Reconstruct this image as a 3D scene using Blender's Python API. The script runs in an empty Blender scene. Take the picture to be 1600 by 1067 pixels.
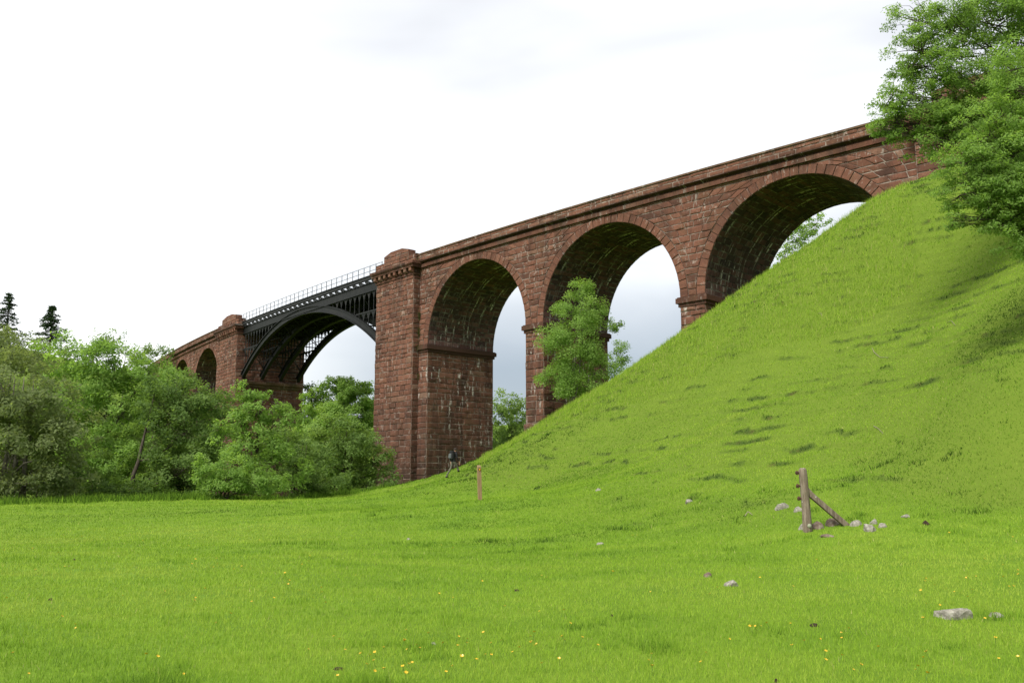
import bpy, bmesh, math, random
import numpy as np
from mathutils import Vector, noise as mnoise
random.seed(11); RNG = np.random.default_rng(11)
PI = math.pi
sc = bpy.context.scene
COL = sc.collection

# ------------------------------------------------------------------ camera model (metres, camera at the origin)
F = 1403.2; PITCH = 0.16082
CP, SP = math.cos(PITCH), math.sin(PITCH)
def at(px, py, d):
    """point seen at photograph pixel (px, py) at depth y = d"""
    a = (px-800)/F; b = (533.5-py)/F
    t = d/(CP-b*SP)
    return np.array([a*t, d, (SP+b*CP)*t])
def pix(x, y, z):
    dep = y*CP+z*SP; up = -y*SP+z*CP
    return 800+F*x/dep, 533.5-F*up/dep
cam = bpy.data.cameras.new("camera"); camo = bpy.data.objects.new("camera", cam); COL.objects.link(camo)
camo.rotation_euler = (PI/2+PITCH, 0, 0); cam.sensor_width = 36; cam.lens = 36*F/1600
cam.clip_start = 0.1; cam.clip_end = 6000; sc.camera = camo

# ------------------------------------------------------------------ small helpers
def link(name, me, parent=None, mats=()):
    o = bpy.data.objects.new(name, me); COL.objects.link(o)
    for m in mats: me.materials.append(m)
    if parent is not None: o.parent = parent
    return o
def tag(o, label=None, cat=None, group=None, kind=None):
    if label: o['label'] = label
    if cat: o['category'] = cat
    if group: o['group'] = group
    if kind: o['kind'] = kind
    return o
def empty(name, loc, label, cat, group=None):
    o = bpy.data.objects.new(name, None); COL.objects.link(o); o.location = loc
    o.empty_display_size = .2
    return tag(o, label, cat, group)
class MB:
    """collects vertices and faces (with a tint and masonry coordinates per vertex)"""
    def __init__(s, origin=(0,0,0)):
        s.v=[]; s.f=[]; s.m=[]; s.t=[]; s.u=[]; s.o=np.array(origin,float)
    def add(s, verts, faces, mat=0, tint=.5, uv=None):
        n=len(s.v)
        s.v.extend([tuple(q) for q in verts])
        s.f.extend([tuple(i+n for i in q) for q in faces]); s.m.extend([mat]*len(faces))
        s.t.extend([tint]*len(verts))
        s.u.extend(uv if uv is not None else [(q[0]*.7+q[1]*.7, q[2], 0) for q in verts])
    def box(s, c, h, rot=None, mat=0, tint=.5):
        vs=[Vector((x*h[0],y*h[1],z*h[2])) for x in(-1,1) for y in(-1,1) for z in(-1,1)]
        if rot is not None: vs=[rot@q for q in vs]
        s.add([tuple(q+Vector(c)) for q in vs],[(0,1,3,2),(4,6,7,5),(0,4,5,1),(2,3,7,6),(0,2,6,4),(1,5,7,3)],mat,tint)
    def bar(s, a, b, w, h=None, mat=0, tint=.5, up=(0,0,1)):
        a=Vector(a); b=Vector(b); h=h or w; d=(b-a)
        if d.length<1e-6: return
        d.normalize(); u=Vector(up)
        if abs(d.dot(u))>.98: u=Vector((1,0,0))
        x=d.cross(u).normalized(); y=x.cross(d)
        vs=[]
        for p in (a,b):
            for i,j in((-1,-1),(1,-1),(1,1),(-1,1)): vs.append(tuple(p+x*(i*w/2)+y*(j*h/2)))
        s.add(vs,[(0,3,2,1),(4,5,6,7),(0,1,5,4),(1,2,6,5),(2,3,7,6),(3,0,4,7)],mat,tint)
    def tube(s, pts, rad, n=7, mat=0, tint=.5, cap=True):
        pts=[Vector(p) for p in pts]; vs=[]; fs=[]; pr=None
        for i,p in enumerate(pts):
            d=(pts[min(i+1,len(pts)-1)]-pts[max(i-1,0)])
            if d.length<1e-7: d=Vector((0,0,1))
            d.normalize()
            if pr is None:
                pr=d.orthogonal().normalized()
            x=(pr-d*pr.dot(d)); x=x.normalized() if x.length>1e-5 else d.orthogonal().normalized(); pr=x; y=d.cross(x)
            for k in range(n):
                a=2*PI*k/n; vs.append(tuple(p+(x*math.cos(a)+y*math.sin(a))*rad[i]))
        for i in range(len(pts)-1):
            for k in range(n):
                fs.append((i*n+k,i*n+(k+1)%n,(i+1)*n+(k+1)%n,(i+1)*n+k))
        if cap:
            fs.append(tuple(range(n-1,-1,-1))); fs.append(tuple((len(pts)-1)*n+k for k in range(n)))
        s.add(vs,fs,mat,tint)
    def build(s, name, mats, parent=None, smooth=False):
        me=bpy.data.meshes.new(name)
        v=[tuple(np.array(q)-s.o) for q in s.v]
        me.from_pydata(v,[],s.f)
        if not isinstance(mats,(list,tuple)): mats=[mats]
        me.polygons.foreach_set('material_index',np.array(s.m,np.int32))
        if smooth: me.polygons.foreach_set('use_smooth',np.ones(len(s.f),bool))
        a=me.attributes.new('tint','FLOAT','POINT'); a.data.foreach_set('value',np.array(s.t,np.float32))
        a=me.attributes.new('muv','FLOAT_VECTOR','POINT'); a.data.foreach_set('vector',np.array(s.u,np.float32).ravel())
        me.update()
        return link(name,me,parent,mats)
def np_mesh(name, V, Fq, mats, parent=None, attrs=None, smooth=False):
    me=bpy.data.meshes.new(name); k=Fq.shape[1]
    me.vertices.add(len(V)); me.vertices.foreach_set('co',V.astype(np.float32).ravel())
    me.loops.add(Fq.size); me.loops.foreach_set('vertex_index',Fq.astype(np.int32).ravel())
    me.polygons.add(len(Fq)); me.polygons.foreach_set('loop_start',np.arange(0,Fq.size,k,dtype=np.int32))
    me.polygons.foreach_set('loop_total',np.full(len(Fq),k,np.int32))
    if smooth: me.polygons.foreach_set('use_smooth',np.ones(len(Fq),bool))
    for nm,arr in (attrs or {}).items():
        a=me.attributes.new(nm,'FLOAT','POINT'); a.data.foreach_set('value',np.asarray(arr,np.float32))
    me.update(calc_edges=True)
    return link(name,me,parent,mats if isinstance(mats,(list,tuple)) else [mats])

# ------------------------------------------------------------------ material helpers
class NT:
    def __init__(s,name,rough=.8,spec=.3):
        s.mat=bpy.data.materials.new(name); s.mat.use_nodes=True; s.t=s.mat.node_tree
        s.b=s.t.nodes['Principled BSDF']; s.b.inputs['Roughness'].default_value=rough
        s.b.inputs['Specular IOR Level'].default_value=spec
    def n(s,ty,**kw):
        x=s.t.nodes.new(ty)
        for k,v in kw.items(): setattr(x,k,v)
        return x
    def l(s,a,b): s.t.links.new(a,b)
    def attr(s,name,out='Fac'):
        x=s.n('ShaderNodeAttribute',attribute_name=name); return x.outputs[out]
    def obj(s): return s.n('ShaderNodeTexCoord').outputs['Object']
    def scale(s,vec,v):
        x=s.n('ShaderNodeVectorMath',operation='MULTIPLY'); s.l(vec,x.inputs[0]); x.inputs[1].default_value=v; return x.outputs[0]
    def noise(s,vec,sc_=1,det=4,rough=.55,dist=0,out='Fac'):
        x=s.n('ShaderNodeTexNoise'); s.l(vec,x.inputs['Vector']); x.inputs['Scale'].default_value=sc_
        x.inputs['Detail'].default_value=det; x.inputs['Roughness'].default_value=rough; x.inputs['Distortion'].default_value=dist
        return x.outputs[out]
    def ramp(s,fac,stops,interp='LINEAR'):
        x=s.n('ShaderNodeValToRGB'); s.l(fac,x.inputs[0]); r=x.color_ramp; r.interpolation=interp
        while len(r.elements)<len(stops): r.elements.new(.5)
        for e,(p,c) in zip(r.elements,stops):
            e.position=p; e.color=(c,c,c,1) if not isinstance(c,(tuple,list)) else (*c,1)
        return x.outputs[0]
    def mix(s,fac,a,b,mode='MIX'):
        x=s.n('ShaderNodeMix',data_type='RGBA',blend_type=mode)
        for sock,v in ((0,fac),(6,a),(7,b)):
            if isinstance(v,(int,float)): x.inputs[sock].default_value=v
            elif isinstance(v,(tuple,list)): x.inputs[sock].default_value=(*v,1)
            else: s.l(v,x.inputs[sock])
        return x.outputs[2]
    def math(s,op,a,b=0,c=0):
        x=s.n('ShaderNodeMath',operation=op)
        for i,v in enumerate((a,b,c)):
            if isinstance(v,(int,float)): x.inputs[i].default_value=v
            else: s.l(v,x.inputs[i])
        return x.outputs[0]
    def base(s,c):
        if isinstance(c,(tuple,list)): s.b.inputs['Base Color'].default_value=(*c,1)
        else: s.l(c,s.b.inputs['Base Color'])
    def bump(s,h,strength=.5,dist=.02):
        x=s.n('ShaderNodeBump'); x.inputs['Strength'].default_value=strength; x.inputs['Distance'].default_value=dist
        s.l(h,x.inputs['Height']); s.l(x.outputs[0],s.b.inputs['Normal'])

def stone_material(name, tones, soot=.35, lime=.25, moss=.2, limescale=(1.1,.35,1.0),damp=0.):
    """red sandstone: per-block tint, dark weathering, pale lime runs, green algae"""
    m=NT(name,.9,.15); t=m.attr('tint'); uv=m.attr('muv','Vector'); ob=m.obj()
    c=m.ramp(t,[(0,tones[0]),(.25,tones[1]),(.5,tones[2]),(.75,tones[3]),(1,tones[4])])
    c=m.mix(m.ramp(m.noise(ob,2.3,6,.65),[(.3,.0),(.75,.55)]),c,tones[1])
    g=m.noise(ob,14,5,.7)
    c=m.mix(m.ramp(g,[(.35,.5),(.65,0)]),c,tones[0])
    w=m.noise(m.scale(uv,(.55,.16,1)),1,6,.62,.6)
    c=m.mix(m.math('MULTIPLY',m.ramp(w,[(.5,0),(.68,1)]),soot),c,(.030,.020,.016))
    mo=m.noise(m.scale(uv,(.5,.3,1)),1.7,5,.65)
    c=m.mix(m.math('MULTIPLY',m.ramp(mo,[(.5,0),(.7,1)]),moss),c,(.075,.075,.028))
    # lime weeping from the joints: short vertical runs
    lv=m.noise(m.scale(uv,limescale),3.1,5,.7); lm=m.noise(uv,.35,3,.5)
    lf=m.math('MULTIPLY',m.ramp(lv,[(.565,0),(.62,1)]),m.ramp(lm,[(.40,0),(.56,1)]))
    c=m.mix(m.math('MULTIPLY',lf,lime),c,(.56,.53,.48))
    sp=m.noise(ob,5.5,3,.6); c=m.mix(m.math('MULTIPLY',m.ramp(sp,[(.68,0),(.72,1)]),.55*min(1,lime*2.2)),c,(.42,.40,.35))
    # individual blackened blocks come from the tint; broad rain-wash darkens the wall in vertical tongues
    tw=m.noise(m.scale(uv,(.9,.07,1)),1.6,5,.6,.3)
    c=m.mix(m.math('MULTIPLY',m.ramp(tw,[(.5,0),(.66,1)]),soot*.8),c,(.028,.019,.015))
    if damp>0:   # the feet of the towers stay damp: peaty staining that thins out upwards
        sp_=m.n('ShaderNodeSeparateXYZ'); m.l(uv,sp_.inputs[0]); dz=m.math('ADD',m.math('MULTIPLY',sp_.outputs[1],.055),m.math('MULTIPLY',m.noise(m.scale(uv,(.6,.25,1)),1.2,5,.6),.9))
        c=m.mix(m.math('MULTIPLY',m.ramp(dz,[(.45,1),(1.05,0)]),damp),c,(.034,.022,.016))
    m.base(c); m.bump(m.math('ADD',g,m.noise(ob,45,3,.6)),.7,.03)
    return m.mat
RED=[(.066,.033,.024),(.128,.058,.038),(.187,.081,.052),(.230,.106,.069),(.245,.155,.108)]
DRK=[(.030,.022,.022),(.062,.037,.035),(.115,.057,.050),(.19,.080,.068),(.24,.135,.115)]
M_red=stone_material("red_sandstone",RED,.5,.34,.18,damp=.75)
M_pier=stone_material("weathered_sandstone",RED,.8,.9,.35,(1.0,.25,1),damp=.6)
M_barrel=stone_material("sooty_shaded_barrel_stone",DRK,.5,.95,.14,(1.0,.11,1))  # darker tones: the vault's shade painted in along with soot and algae
M_trim=stone_material("moulded_sandstone",[(.040,.023,.017),(.080,.038,.026),(.13,.057,.037),(.18,.078,.052),(.20,.11,.078)],.6,.25,.25)
M_cope=stone_material("weathered_coping",[(.09,.055,.035),(.12,.072,.045),(.15,.085,.052),(.18,.105,.068),(.2,.13,.085)],.5,.3,.5)
def mortar_material(name,a,b):
    m=NT(name,.95,.1); uv=m.attr('muv','Vector')
    n=m.noise(uv,1.1,5,.7); m.base(m.ramp(n,[(.42,a),(.66,b)])); return m.mat
M_mortar=mortar_material("lime_mortar",(.080,.044,.033),(.34,.29,.245))
M_mortar_dark=mortar_material("sooty_mortar",(.03,.022,.018),(.22,.2,.17))

# ------------------------------------------------------------------ terrain
def vnoise(x,y,seed=0):
    xi=np.floor(x).astype(np.int64); yi=np.floor(y).astype(np.int64); fx=x-xi; fy=y-yi
    fx=fx*fx*(3-2*fx); fy=fy*fy*(3-2*fy)
    def h(a,b):
        n=(a*374761393+b*668265263+seed*974634777)&0xffffffff
        n=((n^(n>>13))*1274126177)&0xffffffff
        return ((n^(n>>16))&0xffff)/65535.
    return (h(xi,yi)*(1-fx)+h(xi+1,yi)*fx)*(1-fy)+(h(xi,yi+1)*(1-fx)+h(xi+1,yi+1)*fx)*fy
def fbm(x,y,o=4,seed=0):
    s=0;a=.5
    for i in range(o): s=s+a*vnoise(x,y,seed+i); x=x*2.03+7.1; y=y*2.03+3.7; a*=.5
    return s
ctrl=[]
for x,y in [(0,0),(0,-25),(-15,0),(-15,12),(-5,12),(3,11),(10,6),(-30,-10),(12,-12),(-30,15)]: ctrl.append((x,y,-1.6))
for q in [(0,787,52),(-300,800,45),(300,777,60),(560,768,75),(640,758,80),(620,765,66),(400,795,44),(100,830,33),(500,820,32),(300,880,18.5),
          (708,744,63),(700,757,52),(750,782,36),(860,812,30),(980,816,27.5),(1130,830,23.5),(1262,832,21),(1350,822,21),(1440,803,21.5),(1600,782,22),
          (776,704,70),(840,668,67),(900,626,64),(950,598,61),(1000,564,58.5),(1065,521,56),(1120,484,54),(1190,436,51.5),(1250,401,49.5),(1300,367,48),(1365,319,47),(1440,281,47),
          (1320,635,33.5),(1560,585,26),(1200,640,37),(1050,700,41),(920,740,44),(840,755,48),(1330,500,41.5),(1480,400,41),(1590,440,33),(1120,600,45),(1000,660,48),(1200,520,45),(1420,700,27),(1250,760,26),
          (1493,962,11.6),(1300,900,15),(1600,900,14.5),(1600,230,43),(1800,560,24)]:
    ctrl.append(tuple(at(*q)))
ctrl+=[(12.3,64,9.3),(22.6,54.5,15.6),(1.3,76,3.0),(20,74,9),(31,62,15.5),(8,86,2.6),(40,50,20),(48,34,20),(60,18,20),(30,8,4),(18,6,-.4),(20,-10,-.6),
       (-9,86,.2),(-14,93,-1.2),(-13,100,-3),(-36,121,-6),(-30,92,-4),(-45,78,-3),(-42,128,-4),(-58,150,5),(-75,180,12),(-70,95,-3),(-90,60,-1.5),
       (10,105,-3),(-10,125,-5),(40,90,12),(70,70,22)]
ctrl=np.array(ctrl)
def _phi(r2): return np.where(r2>1e-9, r2*np.log(np.maximum(r2,1e-9)),0)*.5
SC=50.
def _tps():
    X=ctrl[:,:2]/SC; n=len(X)
    K=_phi(((X[:,None]-X[None])**2).sum(-1))+np.eye(n)*4e-4
    Pm=np.c_[np.ones(n),X]; A=np.zeros((n+3,n+3)); A[:n,:n]=K; A[:n,n:]=Pm; A[n:,:n]=Pm.T
    return np.linalg.solve(A,np.r_[ctrl[:,2],np.zeros(3)])
TW=_tps()
def base_z(x,y):
    x=np.asarray(x,float); y=np.asarray(y,float); sh=x.shape; X=np.c_[x.ravel(),y.ravel()]/SC; out=np.empty(len(X))
    for i in range(0,len(X),20000):
        q=X[i:i+20000]; r2=((q[:,None]-ctrl[None,:,:2]/SC)**2).sum(-1)
        out[i:i+20000]=_phi(r2)@TW[:-3]+TW[-3]+q@TW[-2:]
    out=out.reshape(sh)
    r=np.hypot(x,y-30); w=np.clip((r-75)/90,0,1); w=w*w*(3-2*w)
    far=4+.035*np.clip(r-90,0,400)+10*fbm(x/120,y/120,3,5)+22*np.exp(-((x+150)**2+(y-225)**2)/70**2)
    far=np.where(y<0,np.minimum(far,6),far)
    return np.clip(out,-8,26)*(1-w)+far*w
def slope_of(x,y):
    e=.6; gx=(base_z(x+e,y)-base_z(x-e,y))/(2*e); gy=(base_z(x,y+e)-base_z(x,y-e))/(2*e); return np.hypot(gx,gy)
def scarp(x,y,z,sl):
    """sheep terracettes: little broken steps that follow the contours of the bank"""
    m=np.clip((sl-.16)/.2,0,1)
    q=z/.55+2.0*fbm(x/9,y/9,3,21)+.75*(fbm(x/.8,y/.8,3,22)-.44); f=q-np.floor(q)
    lev=np.floor(q)*13.7; patch=np.clip((vnoise(lev,(x*.6-y*.8)/5.2,33)*.65+fbm(x/3,y/3,3,34)*.6-.46+.024*np.clip(z-3,-3,8))*5,0,1)
    step=.5-np.where(f<.8,f/.8,(1-f)/.2)
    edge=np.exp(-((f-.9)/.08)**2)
    ragged=np.clip((fbm(x/1.0,y/1.0,3,61)-.44)*7,0,1)
    return m*patch*step, m*patch*edge*(.12+.88*ragged)
def ground_z(x,y,detail=True):
    x=np.asarray(x,float); y=np.asarray(y,float)
    z=base_z(x,y)
    if detail:
        sl=slope_of(x,y); st,_=scarp(x,y,z,sl); r=np.hypot(x,y)
        z=z+.13*st+.34*(fbm(x/6.5,y/6.5,3,77)-.44)*np.clip((sl-.15)/.25,0,1)+.10*(fbm(x/2.2,y/2.2,4,3)-.47)*np.clip(r/12,.3,1)+.05*(fbm(x/.5,y/.5,2,8)-.37)
    return z
def gz(x,y): return float(ground_z(np.array([x]),np.array([y]))[0])
def hit(px,py,dmin=4.,dmax=110.):
    d=np.exp(np.linspace(math.log(dmin),math.log(dmax),1500))
    a=(px-800)/F; b=(533.5-py)/F; t=d/(CP-b*SP)
    x=a*t; z=(SP+b*CP)*t; g=ground_z(x,d); k=np.argmax(z<=g)
    if z[k]>g[k]: k=len(d)-1
    return np.array([x[k],d[k],g[k]])

g=NT("meadow_turf",.95,.1); ob=g.obj()
n1=g.noise(ob,.09,4,.6); n2=g.noise(ob,.7,5,.65); n3=g.noise(ob,9,5,.7)
c=g.ramp(n2,[(.3,(.095,.180,.016)),(.5,(.135,.230,.019)),(.72,(.175,.26,.026))])
c=g.mix(g.ramp(n1,[(.4,0),(.65,.5)]),c,(.125,.195,.018))
c=g.mix(g.ramp(n3,[(.38,.45),(.6,0)]),c,(.075,.135,.011))
c=g.mix(g.math('MULTIPLY',g.attr('bank'),.7),c,(.105,.150,.020))
br=g.noise(ob,1.9,4,.6); c=g.mix(g.math('MULTIPLY',g.attr('scarp'),g.ramp(br,[(.36,.6),(.5,.9)])),c,g.mix(g.ramp(br,[(.56,0),(.64,1)]),(.026,.050,.010),(.055,.042,.018)))  # scarp lines: riser shade painted in with dark turf and soil
g.base(c); g.bump(g.math('ADD',n3,g.noise(ob,32,3,.7)),.6,.05)
M_turf=g.mat
rr=np.r_[0.01,np.linspace(1,14,55),np.arange(14.2,58,.125),np.arange(58.2,78,.25),78*np.exp(np.linspace(.02,2.75,110))]
ang=np.r_[np.radians(np.arange(-36,36.01,.15)),np.radians(np.linspace(38,322,110))]
RRm,AA=np.meshgrid(rr,ang,indexing='ij'); X=RRm*np.sin(AA); Y=RRm*np.cos(AA)
zb=base_z(X,Y); sl=slope_of(X,Y); st,ed=scarp(X,Y,zb,sl)
Z=ground_z(X,Y)
na=len(ang); i,j=np.meshgrid(np.arange(len(rr)-1),np.arange(na),indexing='ij')
q=np.stack([i*na+j,i*na+(j+1)%na,(i+1)*na+(j+1)%na,(i+1)*na+j],-1).reshape(-1,4)[:,::-1]
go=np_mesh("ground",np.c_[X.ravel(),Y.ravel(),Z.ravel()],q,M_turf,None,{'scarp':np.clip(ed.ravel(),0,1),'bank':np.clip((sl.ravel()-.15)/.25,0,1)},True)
tag(go,"bright green sheep pasture rising to a steep grassy bank on the right","ground",kind='structure')

# ------------------------------------------------------------------ viaduct
X0,Y0,TH0,K1,K2=-9.07296,86.50682,2.29333,-.00236,-.00195
ZS=13.6; RA=6.86; HA=7.0; WP=2.093; SA=1.463; WD=8.24; IRON=37.336; TW1=6.612; TW2=7.936; RL=6.35; PROJ=.77
ZCROWN=ZS+HA
S1=TW1; S2=S1+IRON; S3=S2+TW2
def P(s,off,z=None):
    k=K1 if s<0 else K2; th=TH0+k*s
    x=X0+(math.sin(th)-math.sin(TH0))/k-math.sin(th)*off; y=Y0-(math.cos(th)-math.cos(TH0))/k+math.cos(th)*off
    return (x,y) if z is None else (x,y,z)
VIA=empty("viaduct",P(0,-4,0),"long curved red sandstone railway viaduct with round arches and one black iron arch span","viaduct")
VO=Vector(VIA.location)
def vmb(): return MB(origin=tuple(VO))
def block(mb,pos,c,h,tint,mat=0,g=.016,inset=.055,bulge=.03):
    """rock-faced stone: c = ((u,v) x4) counter-clockwise corners"""
    cu=sum(p[0] for p in c)/4; cv=sum(p[1] for p in c)/4
    L=max(abs(c[1][0]-c[0][0]),abs(c[2][0]-c[3][0]),.05); H=max(abs(c[3][1]-c[0][1]),abs(c[2][1]-c[1][1]),.05)
    def shr(p,d): 
        fu=max(0,1-2*d/L); fv=max(0,1-2*d/H); return (cu+(p[0]-cu)*fu, cv+(p[1]-cv)*fv)
    vs=[];uv=[]
    for p in c:
        q=shr(p,g); vs.append(pos(q[0],q[1],-.03)); uv.append((q[0],q[1],0))
    for p in c:
        q=shr(p,inset*random.uniform(.5,1.3)); vs.append(pos(q[0],q[1],h*random.uniform(.5,1.15))); uv.append((q[0],q[1],0))
    e=(cu+(random.random()-.5)*L*.4, cv+(random.random()-.5)*H*.4)
    vs.append(pos(e[0],e[1],h+random.uniform(-.3,1)*bulge)); uv.append((e[0],e[1],0))
    mb.add(vs,[(0,1,5,4),(1,2,6,5),(2,3,7,6),(3,0,4,7),(4,5,8),(5,6,8),(6,7,8),(7,4,8)],mat,tint,uv)
def sheet(mb,pos,c,mat=1,step=1.2):
    n=max(1,int(math.ceil(max(abs(c[1][0]-c[0][0]),abs(c[2][0]-c[3][0]))/step)))
    for i in range(n):
        a,b=i/n,(i+1)/n
        def L(p,q,t): return (p[0]+(q[0]-p[0])*t,p[1]+(q[1]-p[1])*t)
        cc=[L(c[0],c[1],a),L(c[0],c[1],b),L(c[3],c[2],b),L(c[3],c[2],a)]
        mb.add([pos(u,v,0) for u,v in cc],[(0,1,2,3)],mat,.5,[(u,v,0) for u,v in cc])
def rows_of(z0,z1,h0=.5,var=.08):
    out=[z0]
    while out[-1]<z1-h0*1.4: out.append(out[-1]+h0*random.uniform(1-var*2,1+var*2))
    if z1-out[-1]>h0*1.3: out.append((out[-1]+z1)/2)
    out.append(z1); return out
def panel(mb,pos,rows,spans,ln=1.05,h=.045,stones=True,mat=0,mmat=1,tone=(.5,.22),bulge=.03,tonef=None):
    """coursed masonry; spans(v0,v1) -> list of ((ua0,ub0),(ua1,ub1)) at the bottom and top of the course"""
    for v0,v1 in zip(rows[:-1],rows[1:]):
        rt=random.gauss(0,.06)+(tonef((v0+v1)/2) if tonef else 0)
        for (a0,b0),(a1,b1) in spans(v0,v1):
            if max(b0-a0,b1-a1)<.06: continue
            sheet(mb,pos,[(a0,v0),(b0,v0),(b1,v1),(a1,v1)],mmat)
            if not stones: continue
            W=max(b0-a0,b1-a1); n=max(1,int(round(W/(ln*random.uniform(.85,1.15)))))
            cuts=[0]+sorted([(i+random.uniform(-.28,.28))/n for i in range(1,n)])+[1]
            for i in range(n):
                t0,t1=cuts[i],cuts[i+1]
                c=[(a0+(b0-a0)*t0,v0),(a0+(b0-a0)*t1,v0),(a1+(b1-a1)*t1,v1),(a1+(b1-a1)*t0,v1)]
                block(mb,pos,c,h*random.uniform(.5,1.4),min(1,max(0,random.gauss(tone[0]+rt,tone[1]))),mat,bulge=bulge)
def rect(a,b): return lambda v0,v1:[((a,b),(a,b))]
def front(off): return lambda u,v,o: P(u,off+o,v)
def back(off): return lambda u,v,o: P(u,off-o,v)
def side(s,sg): return lambda u,v,o: P(s+sg*o,u,v)     # u runs across the bridge, sg: outward direction along s
def lip(mb,prof,s0,s1,ds=1.1,mat=0,tone=(.5,.2),caps=True,split=True):
    """moulding that runs along the bridge in stones; prof = closed loop of (off,z)"""
    n=max(1,int(round((s1-s0)/ds)));k=len(prof)
    for i in range(n):
        a=s0+(s1-s0)*i/n+(.006 if split else 0); b=s0+(s1-s0)*(i+1)/n-(.006 if split else 0)
        j=random.uniform(-.008,.008)
        vs=[P(a,o+j,z) for o,z in prof]+[P(b,o+j,z) for o,z in prof]
        uv=[(a,z,0) for o,z in prof]+[(b,z,0) for o,z in prof]
        mb.add(vs,[tuple(range(k-1,-1,-1)),tuple(range(k,2*k))]+[(q,(q+1)%k,k+(q+1)%k,k+q) for q in range(k)],mat,min(1,max(0,random.gauss(*tone))),uv)
def lipx(mb,prof,o0,o1,sbase,sg,mat=0,tone=(.5,.2),ds=1.2):
    """the same across the bridge on a face at s = sbase; prof = (distance out along s, z)"""
    n=max(1,int(round(abs(o1-o0)/ds)));k=len(prof)
    for i in range(n):
        a=o0+(o1-o0)*i/n+.006; b=o0+(o1-o0)*(i+1)/n-.006
        vs=[P(sbase+sg*q,a,z) for q,z in prof]+[P(sbase+sg*q,b,z) for q,z in prof]
        uv=[(a,z,0) for q,z in prof]+[(b,z,0) for q,z in prof]
        mb.add(vs,[tuple(range(k-1,-1,-1)),tuple(range(k,2*k))]+[(q,(q+1)%k,k+(q+1)%k,k+q) for q in range(k)],mat,min(1,max(0,random.gauss(*tone))),uv)

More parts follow.
